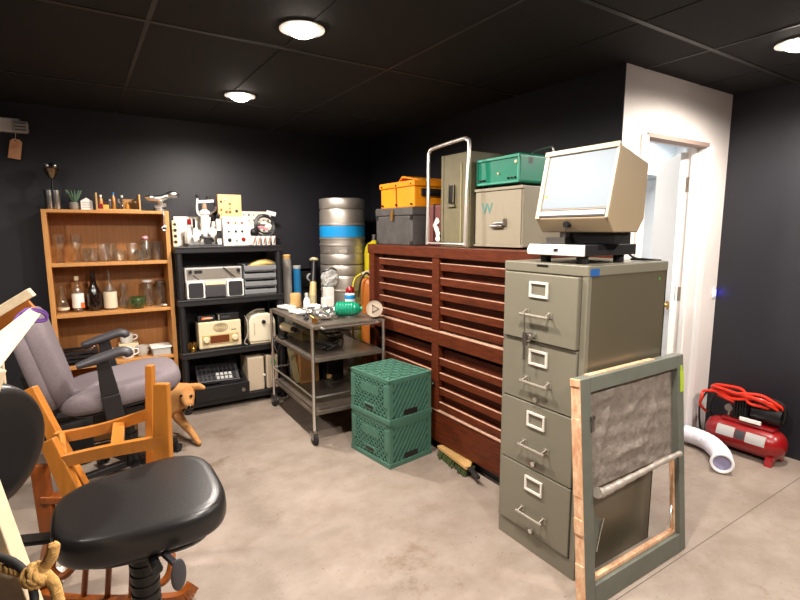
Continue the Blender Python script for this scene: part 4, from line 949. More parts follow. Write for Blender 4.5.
# top of the bookcase
ZB = bz + .0005
t = thing('cocktail_jigger', 'steel jigger on a stem above two steel shaker tins on the bookcase', 'shaker', (-.115, 4.33, ZB))
for k, x in enumerate((-.135, -.095)):
    vessel((x, 4.33 - .01 * k, ZB), [(.024, 0), (.028, .01), (.037 if 0 else .03, .135)], .003).build('shaker_tin', STEEL, t)
MB().cyl((-.113, 4.335, ZB + .1), (-.108, 4.335, ZB + .22), .009, .006, 12).build('stem', BLACKMET, t)
vessel((-.108, 4.335, ZB + .215), [(.012, 0), (.03, .025), (.046, .065), (.05, .068)], .003).build('jigger_cup', mat('antique_steel', (150, 136, 112), .25, 1), t)
b = MB(); b.ell((-.108, 4.335, ZB + .288), (.055, .055, .006)); b.ell((-.13, 4.3, ZB + .303), (.013, .013, .013)); b.ell((-.086, 4.3, ZB + .303), (.013, .013, .013)); b.build('strainer', CHROME, t)
MB().ell((-.108, 4.345, ZB + .3), (.04, .034, .026)).build('black_lid', BLACKPL, t)
t = thing('potted_plant', 'small spiky grey green plant in a grey pot on the bookcase', 'plant', (.012, 4.33, ZB))
MB().lathe([(1e-4, 0), (.03, 0), (.036, .02), (.034, .05), (.028, .055), (1e-4, .05)], (.012, 4.33, ZB), 18).build('pot', TERRA, t)
b = MB(); random.seed(2)
for k in range(11):
    q = 2 * PI * k / 11 + .3; s = random.uniform(.6, 1); ux, uy = math.cos(q), math.sin(q)
    p = [Vector((.012, 4.33, ZB + .048)), Vector((.012 + ux * .025 * s, 4.33 + uy * .025 * s, ZB + .09)), Vector((.012 + ux * .055 * s, 4.33 + uy * .05 * s, ZB + .125 + .02 * s))]
    b.tube(cr(p, 4), [.006, .0075, .008, .008, .0075, .0065, .005, .0035, .001], 6)
b.build('leaves', LEAFM, t)
t = thing('house_card', 'small white house shaped card standing beside the potted plant', 'card', (.085, 4.3, ZB))
MB().prism([(.048, ZB), (.122, ZB), (.122, ZB + .065), (.085, ZB + .088), (.048, ZB + .065)], 'Y', 4.285, 4.31).build('card_body', FLAP, t, 0, .002)
b = MB()
for z in (.018, .034, .05): b.box(.058, 4.2835, ZB + z, .112, 4.2852, ZB + z + .005)
b.build('print_lines', LGREY, t, 0)
t = thing('wooden_tray', 'small wooden tray of little bottles on top of the bookcase', 'tray', (.285, 4.31, ZB))
b = MB(); b.box(.14, 4.25, ZB, .43, 4.38, ZB + .01); b.box(.14, 4.25, ZB + .01, .152, 4.38, ZB + .125); b.box(.418, 4.25, ZB + .01, .43, 4.38, ZB + .12); b.build('tray_body', TAN, t, 0, .002)
MB().box(.32, 4.368, ZB + .01, .418, 4.378, ZB + .09).build('tray_back', CARD, t, 0)
random.seed(8)
caps = [WHITEPL, RED, LGREY, mat('cap_blue', (20, 110, 170), .4), DULLST, WHITEPL, GOLD, LGREY, CREAM]
for k in range(9):
    x = .175 + .028 * k; y = 4.3 + (.04 if k % 2 else -.012); h = (.1, .055, .07, .125, .075, .105, .05, .065, .06)[k]; z = ZB + .0105
    cn = ('white', 'red', 'light grey', 'bright blue', 'steel', 'white', 'brass', 'pale grey', 'cream')[k]
    t = thing('small_bottle', '%s capped little bottle, %s along in the wooden tray' % (cn, ('first', 'second', 'third', 'fourth', 'fifth', 'sixth', 'seventh', 'eighth', 'last')[k]), 'bottle', (x, y, z), 0, 'little bottles in the wooden tray')
    MB().lathe([(1e-4, 0), (.0125, 0), (.013, h * .65), (.006, h * .8), (.006, h * .86)], (x, y, z), 12).build('bottle_glass', GLASS if k % 3 else mat('amber_%d' % k, (190, 130, 60), .2), t)
    MB().lathe([(.008, h * .84), (.008, h), (1e-4, h)], (x, y, z), 10).build('cap', caps[k], t)
MB().box(.16, 4.253, ZB + .0105, .182, 4.271, ZB + .045).one('matchbox', RED, 'tiny red box at the end of the wooden tray', 'box', smooth=0)
MB().box(.186, 4.253, ZB + .0105, .222, 4.271, ZB + .04).one('matchbox', mat('yellow_box', (214, 170, 70), .6), 'tiny yellow box beside the tiny red box in the tray', 'box', smooth=0)
t = thing('hand_press', 'chrome hand press with hanging chain on the end of the bookcase', 'press', (.575, 4.29, ZB))
b = MB(); b.lathe([(1e-4, 0), (.045, 0), (.045, .006), (.018, .02), (.016, .06), (.026, .08), (1e-4, .085)], (.57, 4.29, ZB), 20); b.cyl((.53, 4.29, ZB + .03), (.61, 4.28, ZB + .05), .014, n=12); b.build('stand', CHROME, t)
b = MB(); b.tube(cr([(.475, 4.29, ZB + .1), (.51, 4.285, ZB + .095), (.57, 4.285, ZB + .1), (.62, 4.28, ZB + .118), (.69, 4.27, ZB + .135)]), [.012 + .014 * math.sin(PI * i / 24) for i in range(25)], 12); b.build('press_arm', CHROME, t)
b = MB(); b.ell((.66, 4.275, ZB + .13), (.05, .03, .028)); b.build('press_cup', CHROME, t); MB().ell((.5, 4.29, ZB + .105), (.038, .03, .018)).build('press_cup', CHROME, t)
b = MB(); b.tube(cr([(.575, 4.25, ZB + .015), (.575, 4.2, ZB + .004), (.575, 4.188, ZB - .02), (.572, 4.186, ZB - .115)]), .003, 6); b.torus((.572, 4.186, ZB - .132), .015, .0055, 18, 8, Matrix.Rotation(rad(90), 4, 'X')); b.build('chain', CHROME, t)

# ------------------------------------------------------------------ black plastic shelving
sx0_, sx1_, sy0, sy1 = .622, 1.466, 4.1, 4.46
t = thing('shelving_unit', 'black plastic shelving unit of old electronics against the black wall', 'shelving', (1.044, 4.28, 0))
SB = [1.336, .922, .502, .098]
for z in SB:
    b = MB(); b.box(sx0_, sy0, z - .05, sx1_, sy1, z - .012); b.box(sx0_ - .002, sy0 - .004, z - .016, sx1_ + .002, sy1 + .002, z); b.build('shelf_board', BLACKPL, t, 0, .004)
zs = [0, .048, .098, .452, .502, .872, .922, 1.286]
for a, c_ in ((0, .048), (.098, .452), (.502, .872), (.922, 1.286)):
    for x in (sx0_ + .028, sx1_ - .028):
        for y in (sy0 + .03, sy1 - .03): MB().cyl((x, y, a), (x, y, c_), .026, n=16).build('post', BLACKPL, t)
B1, B2, B3, B4 = [z + .0006 for z in SB]
# top
t = thing('spool_board', 'narrow beige board with a row of dark holes on the black shelving', 'board', (.655, 4.24, B1))
b = MB(); b.box(.632, 4.21, B1, .668, 4.25, B1 + .2); b.build('board_body', CREAM, t, 0, .002)
b = MB()
for k in range(4): b.cyl((.65, 4.208, B1 + .035 + .045 * k), (.65, 4.211, B1 + .035 + .045 * k), .013 - .0015 * (k == 3), n=14)
b.build('hole', BLACKPL, t)
MB().box(.672, 4.38, B1, .99, 4.395, B1 + .235).one('white_backboard', WHITEPL, 'plain white panel leaning behind the white instruments', 'panel', smooth=0)
t = thing('base_tray', 'flat black tray under the white instruments on the shelving', 'tray', (.86, 4.2, B1))
b = MB(); b.box(.73, 4.15, B1, 1.0, 4.3, B1 + .012); b.box(.73, 4.15, B1 + .012, .74, 4.3, B1 + .022); b.box(.99, 4.15, B1 + .012, 1.0, 4.3, B1 + .022); b.build('tray_body', DARKGREY, t, 0, .002)
ZW = B1 + .0125
for k, (x, y, h, hc) in enumerate(((.765, 4.26, .2, RED), (.815, 4.285, .21, WHITEPL), (.955, 4.285, .235, BLACKPL), (.7, 4.22, .17, None))):
    if hc is None: continue
    t = thing('white_flask', ('white flask with red top', 'all white flask beside the red topped one', 'white flask with black top')[k] + ' on the black tray', 'flask', (x, y, ZW), 0, 'white flasks on the black shelving')
    MB().lathe([(1e-4, 0), (.026, 0), (.028, .01), (.026, h * .5), (.014, h * .62), (.013, h * .8)], (x, y, ZW), 16).build('flask_body', WHITEPL, t)
    MB().lathe([(.015, h * .78), (.017, h * .8), (.015, h), (1e-4, h)], (x, y, ZW), 14).build('cap', hc, t)
t = thing('dosing_machine', 'white bench instrument with gauge dial and bent arms on the shelving', 'instrument', (.88, 4.22, ZW))
b = MB(); b.lathe([(1e-4, 0), (.045, 0), (.045, .02), (.034, .03), (.036, .2), (.03, .23), (.04, .24), (.04, .26), (.02, .275), (1e-4, .28)], (.88, 4.23, ZW), 22); b.build('column', WHITEPL, t)
b = MB(); b.tube(cr([(.86, 4.23, ZW + .22), (.83, 4.225, ZW + .24), (.822, 4.22, ZW + .29), (.828, 4.215, ZW + .36)]), [.008] * 19, 10); b.build('bent_arm', WHITEPL, t)
b = MB(); b.tube(cr([(.9, 4.23, ZW + .22), (.932, 4.225, ZW + .25), (.955, 4.22, ZW + .27), (.965, 4.215, ZW + .3)]), .009, 10); b.build('bent_arm', DULLST, t)
for fx, fz in ((.828, .365), (.966, .305), (.905, .355)): MB().cyl((fx, 4.215, ZW + fz), (fx, 4.215, ZW + fz + .025), .012, n=10).build('dark_tip', BLACKPL, t)
b = MB(); b.cyl((.88, 4.23, ZW + .275), (.88, 4.23, ZW + .325), .02, .016, 16); b.build('head', mat('tan_knob', (150, 124, 98), .4), t)
b = MB(); b.bar((.83, 4.225, ZW + .335), (.95, 4.215, ZW + .345), .02, .02); b.build('head_cap', WHITEPL, t)
b = MB(); b.cyl((.92, 4.2, ZW + .1), (.92, 4.165, ZW + .1), .034, n=24); b.build('gauge_case', LGREY, t)
b = MB(); b.cyl((.92, 4.166, ZW + .1), (.92, 4.163, ZW + .1), .028, n=24); b.build('gauge_face', WHITEPL, t)
b = MB(); b.tube(cr([(.82, 4.185, ZW + .08), (.85, 4.17, ZW + .055), (.9, 4.165, ZW + .05), (.92, 4.17, ZW + .02)]), .012, 8); b.box(.855, 4.16, ZW, .91, 4.2, ZW + .04); b.build('black_nozzle', BLACKPL, t)
b = MB(); b.cyl((.8, 4.18, ZW + .09), (.8, 4.15, ZW + .09), .03, n=20); b.cyl((.8, 4.17, ZW + .09), (.86, 4.21, ZW + .09), .012, n=10); b.build('side_valve', WHITEPL, t)
b = MB(); b.box(.955, 4.165, ZW, .985, 4.2, ZW + .17); b.ell((.97, 4.18, ZW + .18), (.02, .02, .03)); b.build('side_column', WHITEPL, t)
MB().box(.95, 4.158, ZW + .05, .988, 4.166, ZW + .11).build('dark_fitting', BLACKPL, t, 0); MB().ell((.968, 4.165, ZW + .225), (.016, .014, .022)).build('dark_fitting', BLACKPL, t); MB().cyl((.79, 4.2, ZW + .13), (.79, 4.2, ZW + .2), .01).build('dark_fitting', BLACKPL, t)
def knob_panel(name, label, x0, x1, y, h, m, rows, yk=None, z0=B1, thick=.06):
    t = thing(name, label, 'panel', ((x0 + x1) / 2, y + thick / 2, z0))
    MB().box(x0, y, z0, x1, y + thick, z0 + h).build('panel_body', m, t, 0, .003)
    for (fx, fz, r, mm) in rows:
        MB().lathe([(r, 0), (r, .004), (r * .6, .012), (1e-4, .012)], (x0 + (x1 - x0) * fx, y, z0 + h * fz), 12, Matrix.Rotation(rad(90), 4, 'X')).build('knob', mm, t)
cols = (.22, .5, .76)
knob_panel('synthesizer_module', 'white control panel with three rows of coloured knobs on the shelving', 1.0, 1.2, 4.16, .232, WHITEPL,
           [(cols[0], .8, .011, BROWNW), (cols[1], .8, .011, TAN), (cols[2], .8, .011, BROWNW), (cols[0], .5, .009, BLACKPL), (cols[1], .5, .01, BLACKPL), (cols[2], .5, .01, BLACKPL), (cols[0] + .02, .2, .016, BLACKPL), (cols[1] + .03, .2, .012, LGREY), (cols[2] + .04, .22, .017, RED)], thick=.07)
knob_panel('knob_board', 'pale wooden panel with small knobs rising behind the white control panel', .99, 1.18, 4.25, .415, mat('maple', (210, 168, 120), .5),
           [(.14, .86, .009, BLACKPL), (.3, .9, .009, FLAP), (.5, .82, .009, BROWNW), (.14, .7, .009, BROWNW), (.35, .66, .011, BROWNW), (.5, .66, .011, BROWNW), (.78, .68, .012, BLACKPL), (.14, .62, .009, TAN), (.5, .74, .007, TAN)], thick=.04)
PEG = mat('pegboard_grey', (206, 200, 186), .6)
t = thing('pegboard', 'grey pegboard panel standing at the end of the black shelving', 'panel', (1.32, 4.36, B1))
MB().box(1.205, 4.35, B1, 1.462, 4.362, B1 + .285).build('board', PEG, t, 0, .002)
b = MB()
for i in range(6):
    for j in range(6): b.cyl((1.225 + .042 * i, 4.349, B1 + .03 + .045 * j), (1.225 + .042 * i, 4.3505, B1 + .03 + .045 * j), .006 if (i + j) % 3 else .009, n=8)
b.build('peg_hole', BLACKPL, t)
MB().cb((1.462, 4.345, B1 + .272), (.085, .006, .035), (0, .22, 0)).build('paper_tag', WHITEPL, t, 0, label='white paper tag')
MB().box(1.232, 4.28, B1, 1.3, 4.33, B1 + .165).one('white_board', WHITEPL, 'small white slab before the grey pegboard', 'panel', bevel=.002)
for k in range(5):
    x = 1.255 + .043 * k; c = (x, 4.2 + .008 * (k % 2), B1)
    t = thing('striped_cup', 'white cup with orange stripe, %s in the row on the shelving' % ('first', 'second', 'third', 'fourth', 'last')[k], 'cup', c, 0, 'row of striped cups')
    vessel(c, [(.014, 0), (.017, .03), (.02, .075)], .002, 14).build('cup_wall', WHITEPL, t)
    b = MB(); b.bar((x - .008, c[1] - .019, B1 + .012), (x + .006, c[1] - .0215, B1 + .06), .008, .003, (0, 1, 0)); b.build('stripe', ORLAB if k % 2 else BROWNW, t, 0)
t = thing('headphones', 'black coiled headset with white label propped before the pegboard', 'headset', (1.36, 4.25, B1))
MX = Matrix.Translation((1.375, 4.262, B1 + .157)) @ Matrix.Rotation(rad(80), 4, 'X')
b = MB(); b.torus((0, 0, 0), .085, .009, 36, 8, MX); b.torus((.004, 0, .012), .075, .008, 36, 8, MX); b.torus((-.006, .006, .022), .08, .006, 36, 8, MX); b.build('cable_coil', BLACKPL, t)
MB().cb((1.475, 4.262, B1 + .085), (.11, .03, .05), (0, .55, 0)).build('ear_piece', BLACKPL, t, 0, .004); MB().ell((1.275, 4.255, B1 + .11), (.03, .025, .032)).build('ear_piece', BLACKPL, t)
b = MB(); b.ell((1.4, 4.235, B1 + .16), (.03, .014, .022)); b.ell((1.36, 4.235, B1 + .185), (.034, .012, .014)); b.build('white_plug', WHITEPL, t)
b = MB(); b.tube(cr([(1.31, 4.24, B1 + .15), (1.34, 4.235, B1 + .15), (1.36, 4.235, B1 + .14), (1.385, 4.235, B1 + .13)]), .008, 8); b.build('pink_wire', PINK, t)
# second level: boombox and bins
t = thing('boombox', 'silver grey portable radio cassette recorder on the black shelving', 'boombox', (.92, 4.2, B2))
b = MB(); b.box(.69, 4.15, B2, 1.13, 4.27, B2 + .245); b.build('case_body', LGREY, t, 0, .006)
for x in (.695, 1.0):
    s = MB().box(x, 4.125, B2 + .002, x + .135, 4.152, B2 + .14).build('speaker', WHITEPL, t, 0, .006)
    MB().prism([(x + .012, B2 + .02), (x + .022, B2 + .01), (x + .113, B2 + .01), (x + .123, B2 + .02), (x + .123, B2 + .118), (x + .113, B2 + .128), (x + .022, B2 + .128), (x + .012, B2 + .118)], 'Y', 4.122, 4.126).build('speaker_grille', SOOT, s, 0)
MB().box(.838, 4.128, B2 + .01, .992, 4.152, B2 + .1).build('cassette_door', DARKGREY, t, 0, .003)
MB().box(.838, 4.138, B2 + .105, .992, 4.152, B2 + .128).build('button_row', CREAM, t, 0, .002)
b = MB(); b.box(.705, 4.147, B2 + .155, 1.12, 4.151, B2 + .235); b.build('tuner_panel', mat('tuner_silver', (150, 144, 134), .35, .5), t, 0)
for x in (.73, 1.1): MB().cyl((x, 4.135, B2 + .215), (x, 4.15, B2 + .215), .014, n=16).build('tuning_knob', BLACKPL, t)
b = MB(); b.box(.76, 4.145, B2 + .2, .82, 4.1475, B2 + .225); b.bar((.75, 4.144, B2 + .19), (.79, 4.144, B2 + .15), .004, .004); b.build('dial', BLACKPL, t, 0)
b = MB(); b.tube([(.72, 4.25, B2 + .25), (1.1, 4.25, B2 + .255)], .004, 8); b.bar((.98, 4.14, B2 + .245), (1.07, 4.135, B2 + .16), .006, .006); b.build('aerial', BLACKMET, t)
for k in range(4):
    z = B2 + .0655 * k
    t = thing('parts_bin', 'grey open parts bin, %s of the stacked bins on the shelving' % ('lowest', 'second from bottom', 'third from bottom', 'topmost')[k], 'bin', (1.3, 4.23, z), 0, 'stacked grey parts bins')
    o = .004 * (k % 2)
    b = MB(); b.box(1.14 + o, 4.12, z, 1.405 + o, 4.34, z + .006); b.box(1.14 + o, 4.12, z + .006, 1.147 + o, 4.34, z + .064); b.box(1.398 + o, 4.12, z + .006, 1.405 + o, 4.34, z + .064); b.box(1.147 + o, 4.333, z + .006, 1.398 + o, 4.34, z + .064); b.build('bin_wall', GREYPL, t, 0, .002)
    MB().box(1.138 + o, 4.11, z + .012, 1.407 + o, 4.121, z + .05).build('bin_front', GREYPL, t, 0, .004)
z = B2 + .0655 * 3 + .0065
b = MB(); b.tube(cr([(1.2, 4.2, z + .03), (1.26, 4.18, z + .05), (1.34, 4.18, z + .062), (1.42, 4.2, z + .05)]), [.014 + .018 * math.sin(PI * (i + 1) / 20) for i in range(19)], 12); b.one('wooden_form', mat('pale_yellow_wood', (222, 188, 116), .5), 'pale yellow wooden form lying in the topmost grey bin', 'wood form')
# third level: vintage radio, two players, toaster, figurine
t = thing('vintage_radio', 'cream vintage table radio with brown dial window on the shelving', 'radio', (.94, 4.2, B3))
b = MB(); b.box(.765, 4.14, B3 + .008, 1.1, 4.28, B3 + .225); b.build('radio_case', CREAM, t, 0, .008)
MB().box(.775, 4.145, B3, 1.09, 4.27, B3 + .01).build('radio_base', BLACKPL, t, 0)
MB().box(.79, 4.1355, B3 + .04, 1.075, 4.1405, B3 + .12).build('dial_surround', mat('cream_dark', (190, 164, 112), .45), t, 0, .002)
MB().box(.85, 4.133, B3 + .05, 1.0, 4.137, B3 + .11).build('dial_window', mat('dial_brown', (104, 50, 22), .2), t, 0, .002)
for x in (.82, 1.045): MB().lathe([(.026, 0), (.026, .012), (.018, .02), (1e-4, .02)], (x, 4.136, B3 + .08), 20, Matrix.Rotation(rad(90), 4, 'X')).build('tuning_knob', CREAM, t)
b = MB()
for r_ in (.055, .042, .028, .014): b.torus((0, 0, 0), r_, .003, 30, 6, Matrix.Translation((.935, 4.139, B3 + .175)) @ Matrix.Rotation(rad(90), 4, 'X') @ Matrix.Diagonal((1, .62, 1, 1)))
b.build('speaker_rings', mat('grille_tan', (150, 130, 92), .5), t)
MB().box(1.02, 4.138, B3 + .145, 1.06, 4.1402, B3 + .151).build('name_badge', DARKGREY, t, 0)
for k, (x0, x1, lb) in enumerate(((.765, .9, 'black cassette player with red and pale front on the vintage radio'), (.915, 1.09, 'black handheld recorder beside the cassette player on the vintage radio'))):
    z = B3 + .2255
    t = thing('cassette_player', lb, 'player', ((x0 + x1) / 2, 4.2, z), 0, 'players on the vintage radio')
    MB().box(x0, 4.15, z, x1, 4.26, z + .05 + .01 * k).build('player_case', BLACKPL, t, 0, .005)
    MB().box(x0 + .03, 4.148, z + .022, x0 + .1, 4.151, z + .04).build('front_window', ORLAB if k == 0 else DARKGREY, t, 0)
    if k == 0: MB().box(x0 + .045, 4.146, z + .028, x1 - .02, 4.149, z + .036).build('pale_strip', CREAM, t, 0)
    else: MB().box(x0 + .01, 4.146, z + .005, x0 + .016, 4.151, z + .05).build('edge_strip', LGREY, t, 0)
t = thing('toaster', 'rounded cream enamel toaster with a dark knob on the shelving', 'toaster', (1.28, 4.23, B3))
b = MB(); b.prism([(1.165, B3 + .03), (1.18, B3 + .012), (1.385, B3 + .012), (1.4, B3 + .03), (1.395, B3 + .19), (1.375, B3 + .235), (1.33, B3 + .256), (1.235, B3 + .256), (1.19, B3 + .235), (1.17, B3 + .19)], 'Y', 4.14, 4.3); b.build('toaster_shell', mat('cream_enamel', (228, 218, 192), .3), t, 20, .02)
MB().box(1.175, 4.145, B3, 1.39, 4.295, B3 + .014).build('toaster_base', CREAM, t, 0, .003)
MB().cyl((1.29, 4.125, B3 + .185), (1.29, 4.142, B3 + .185), .016, n=16).build('lever_knob', BLACKPL, t)
b = MB(); b.box(1.205, 4.136, B3 + .08, 1.215, 4.141, B3 + .18); b.box(1.345, 4.136, B3 + .08, 1.38, 4.141, B3 + .17); b.build('side_vent', mat('enamel_shade', (196, 180, 148), .4), t, 0)
b = MB(); b.tube(cr([(1.18, 4.25, B3 + .2), (1.15, 4.2, B3 + .24), (1.155, 4.15, B3 + .2), (1.15, 4.13, B3 + .1), (1.12, 4.125, B3 + .03), (1.14, 4.12, B3 + .008)]), .005, 8); b.tube(cr([(1.19, 4.2, B3 + .26), (1.25, 4.19, B3 + .285), (1.32, 4.2, B3 + .28), (1.25, 4.22, B3 + .27)]), .006, 8); b.build('power_cord', mat('grey_cord', (150, 140, 128), .6), t)
b = MB(); b.lathe([(1e-4, 0), (.026, 0), (.028, .03), (.024, .034), (1e-4, .034)], (.716, 4.145, B3), 16)
for k in range(6):
    q = 2 * PI * k / 6; b.tube([(.716 + .02 * math.cos(q), 4.145 + .02 * math.sin(q), B3 + .02), (.716 + .027 * math.cos(q), 4.145 + .027 * math.sin(q), B3 + .05), (.716 + .025 * math.cos(q), 4.145 + .025 * math.sin(q), B3 + .075)], [.011, .009, .004], 8)
b.one('brass_crown', GOLD, 'tiny brass crown figure beside the vintage radio', 'figurine')
# lowest level: tape deck, keyboard, cases
t = thing('tape_deck', 'wide black hi-fi deck with a silver knob on the lowest shelf', 'tape deck', (.92, 4.2, .0991))
z = B4
b = MB(); b.box(.7, 4.06, z, 1.125, 4.34, z + .115); b.build('deck_case', BLACKPL, t, 0, .004)
MB().box(.7, 4.055, z + .006, 1.125, 4.062, z + .108).build('front_panel', BLACKMET, t, 0)
MB().cyl((1.07, 4.035, z + .055), (1.07, 4.056, z + .055), .016, n=16).build('volume_knob', DULLST, t)
t = thing('control_keypad', 'black mixing keypad with pale keys lying on the hi-fi deck', 'keypad', (.9, 4.18, z + .1155))
Mk = Matrix.Translation((.9, 4.18, z + .185)) @ Matrix.Rotation(rad(30), 4, 'X') @ Matrix.Rotation(rad(-4), 4, 'Z')
b = MB(Mk); b.box(-.165, -.1, -.014, .165, .1, .016); b.build('keypad_case', DARKGREY, t, 0, .005)
for i in range(9):
    for j in range(4):
        mm = LGREY if (3 < i < 8 and j < 2) else (DULLST if i == 2 and j == 3 else BLACKPL)
        b = MB(Mk); b.box(-.15 + .033 * i, -.085 + .042 * j, .016, -.127 + .033 * i, -.055 + .042 * j, .023); b.build('key', mm, t, 0)
b = MB(); b.tube(cr([(1.0, 4.28, z + .19), (1.06, 4.24, z + .2), (1.1, 4.16, z + .15), (1.08, 4.1, z + .125), (.98, 4.09, z + .123), (.9, 4.075, z + .123)]), .005, 8); b.build('keypad_cord', BLACKPL, t)
b = MB(); b.box(.76, 4.19, z + .1155, 1.04, 4.24, z + .175); b.build('keypad_foot', BLACKPL, t, 0)
for x0, x1, lb, gd in ((1.135, 1.275, 'beige speaker box on the lowest shelf beside the hi-fi deck', False), (1.295, 1.4, 'beige speaker box with green sticker behind the trolley leg', True)):
    t = thing('speaker_box', lb, 'speaker', ((x0 + x1) / 2, 4.24, B4), 0, 'beige speaker boxes')
    MB().box(x0, 4.12, B4, x1, 4.36, B4 + .295).build('speaker_case', mat('taupe_case', (196, 178, 154), .5) if not gd else bpy.data.materials['taupe_case'], t, 0, .01)
    MB().box(x1 - .006, 4.13, B4 + .02, x1 + .006, 4.3, B4 + .27).build('edge_strip', BLACKPL, t, 0)
    if gd: MB().cyl((x0 + .06, 4.117, B4 + .23), (x0 + .06, 4.121, B4 + .23), .022, n=20).build('green_sticker', mat('sticker_green', (40, 170, 70), .6), t, label='green round sticker')
    else: MB().cyl((x1 - .002, 4.112, B4 + .13), (x1 - .002, 4.121, B4 + .13), .009, n=12).build('catch', WHITEPL, t)

# ------------------------------------------------------------------ grey office chair
t = thing('office_chair', 'grey upholstered office chair with black arms, tipped back beside the bookcase', 'office chair', (.2, 3.2, 0))
MC = Matrix.Translation((.152, 3.15, .598)) @ Matrix.Rotation(rad(-8), 4, 'Y')
b = MB(MC); b.cushion((0, 0, 0),   .305, .262, .115, 3.4, 48, 10, flat=.22); b.build('seat', GREYFAB, t, 60)
b = MB(MC); b.cushion((0, 0, -.062), .27, .235, .03, 3.4, 36, 6); b.build('seat_shell', BLACKPL, t, 60)
MK = Matrix.Translation((-.165, 3.15, .80)) @ Matrix.Rotation(rad(-14), 4, 'Y') @ Matrix.Rotation(rad(90), 4, 'Y')
b = MB(MK); b.cushion((0, 0, .0), .275, .225, .1, 2.9, 44, 10, flat=.2, taper=-.0); b.build('backrest', GREYFAB, t, 60)
MK2 = Matrix.Translation((-.225, 3.15, .775)) @ Matrix.Rotation(rad(-14), 4, 'Y') @ Matrix.Rotation(rad(90), 4, 'Y')
b = MB(MK2); b.cushion((0, 0, .0), .255, .222, .085, 2.9, 44, 8, flat=.25); b.build('back_cover', GREYFAB, t, 60)
b = MB(); b.bar((.1, 3.15, .47), (-.2, 3.15, .43), .07, .02); b.bar((-.2, 3.15, .43), (-.265, 3.15, .72), .07, .02, (0, 1, 0)); b.build('back_bracket', BLACKMET, t, 0, .004)
for y, x in ((2.885, .072), (3.425, .1)):
    b = MB(); b.bar((x + .04, y, .43), (x + .015, y, .62), .03, .085, (1, 0, 0)); b.bar((x + .015, y, .62), (x - .005, y, .8), .028, .085, (1, 0, 0), h1=.06)
    b.bar((x + .04, y, .45), (.16, 3.15, .46), .05, .02)
    o = b.build('armrest', BLACKPL, t, 0, .006)
    b = MB(); pts = cr([(x - .12, y, .79), (x - .05, y, .808), (x + .03, y, .83), (x + .075, y, .842), (x + .105, y, .835), (x + .115, y, .815)], 5)
    n0 = len(b.v); b.tube(pts, [.014 + .011 * min(1, i / 6, (26 - i) / 5 + .2) for i in range(26)], 14)
    for i in range(len(b.v)): b.v[i].y = y + (b.v[i].y - y) * 1.65
    b.build('arm_pad', DARKGREY, o, 60)
b = MB(); b.cyl((.19, 3.18, .1), (.17, 3.15, .46), .028, n=16); b.cyl((.19, 3.18, .1), (.18, 3.165, .3), .042, .036, n=16); b.box(.0, 2.98, .42, .32, 3.32, .505); b.build('gas_column', BLACKMET, t, 40)
b = MB(); b.bar((.22, 3.1, .47), (.27, 2.93, .46), .012, .012); b.cb((.275, 2.91, .46), (.03, .05, .012)); b.build('height_lever', BLACKPL, t, 0, .003)
for k in range(5):
    q = rad(45 + 72 * k); d = Vector((math.cos(q), math.sin(q), 0)); h = Vector((.2, 3.2, 0))
    b = MB(); b.bar(h + Vector((0, 0, .11)), h + d * .36 + Vector((0, 0, .085)), .05, .045, w1=.034, h1=.026); b.build('base_leg', BLACKPL, t, 0, .006)
    e = h + d * .36; nd = Vector((-d.y, d.x, 0))
    c = MB(); c.cyl(e + Vector((0, 0, .05)), e + Vector((0, 0, .09)), .011, n=10); c.cb(e + Vector((0, 0, .052)), (.026, .026, .03)); c = c.build('caster', BLACKPL, t, 0)
    b = MB()
    for s in (-1, 1): b.cyl(e + nd * s * .008 + Vector((0, 0, .028)), e + nd * s * .027 + Vector((0, 0, .028)), .028, n=18)
    b.build('wheel', BLACKPL, c)

t = thing('dark_filler_bag', 'added black bag filling in the darkness under the grey office chair', 'bag', (-.13, 3.7, 0))  # added dark filler, keeps the view under the chair dark
b = MB(); b.cushion((-.13, 3.7, .14), .13, .15, .28, 5, 40, 8, flat=.12); b.build('bag_body', mat('black_cloth', (30, 28, 30), .9, bump=(90, .2)), t, 60)
b = MB(); b.tube(cr([(-.2, 3.7, .27), (-.19, 3.7, .34), (-.13, 3.7, .37), (-.07, 3.7, .34), (-.06, 3.7, .27)]), .01, 8); b.build('bag_handle', BLACKPL, t)
# ------------------------------------------------------------------ black drafting stool
t = thing('drafting_stool', 'tall black vinyl drafting stool with chrome foot ring', 'stool', (.09, 1.46, 0))
b = MB(); b.cushion((.096, 1.468, .70), .208, .222, .08, 3.3, 56, 12, flat=.13, taper=.22, m=Matrix.Rotation(rad(-2), 4, 'Y')); b.build('seat', BLKVINYL, t, 60)
b = MB(); b.cushion((.095, 1.468, .648), .17, .19, .03, 3.3, 40, 6, taper=.22); b.build('seat_pan', BLACKPL, t, 60)
a = math.atan2(.66, .75)
MBK = Matrix.Translation((-.258, 1.57, .908)) @ Matrix.Rotation(a, 4, 'Z') @ Matrix.Rotation(rad(98), 4, 'X')
b = MB(MBK); b.cushion((0, 0, 0), .172, .178, .08, 2.05, 48, 12, flat=.22); b.build('backrest', BLKVINYL, t, 60)
b = MB(); b.bar((.05, 1.48, .64), (-.2, 1.6, .63), .045, .012); b.bar((-.2, 1.6, .63), (-.275, 1.61, .9), .045, .012, (1, 0, 0)); b.build('back_bracket', BLACKMET, t, 0, .003)
b = MB(); b.cyl((.09, 1.46, .36), (.09, 1.46, .64), .035, n=20); b.cyl((.09, 1.46, .07), (.09, 1.46, .36), .024, n=16)
for i in range(6): b.cyl((.09, 1.46, .38 + .03 * i), (.09, 1.46, .395 + .03 * i), .038, n=20)
b.build('gas_column', BLACKMET, t)
b = MB(); b.bar((.1, 1.4, .64), (.142, 1.225, .655), .012, .012); b.ell((.146, 1.215, .632), (.02, .005, .042), m=Matrix.Rotation(rad(20), 4, 'Z')); b.build('height_lever', DARKGREY, t, 50)
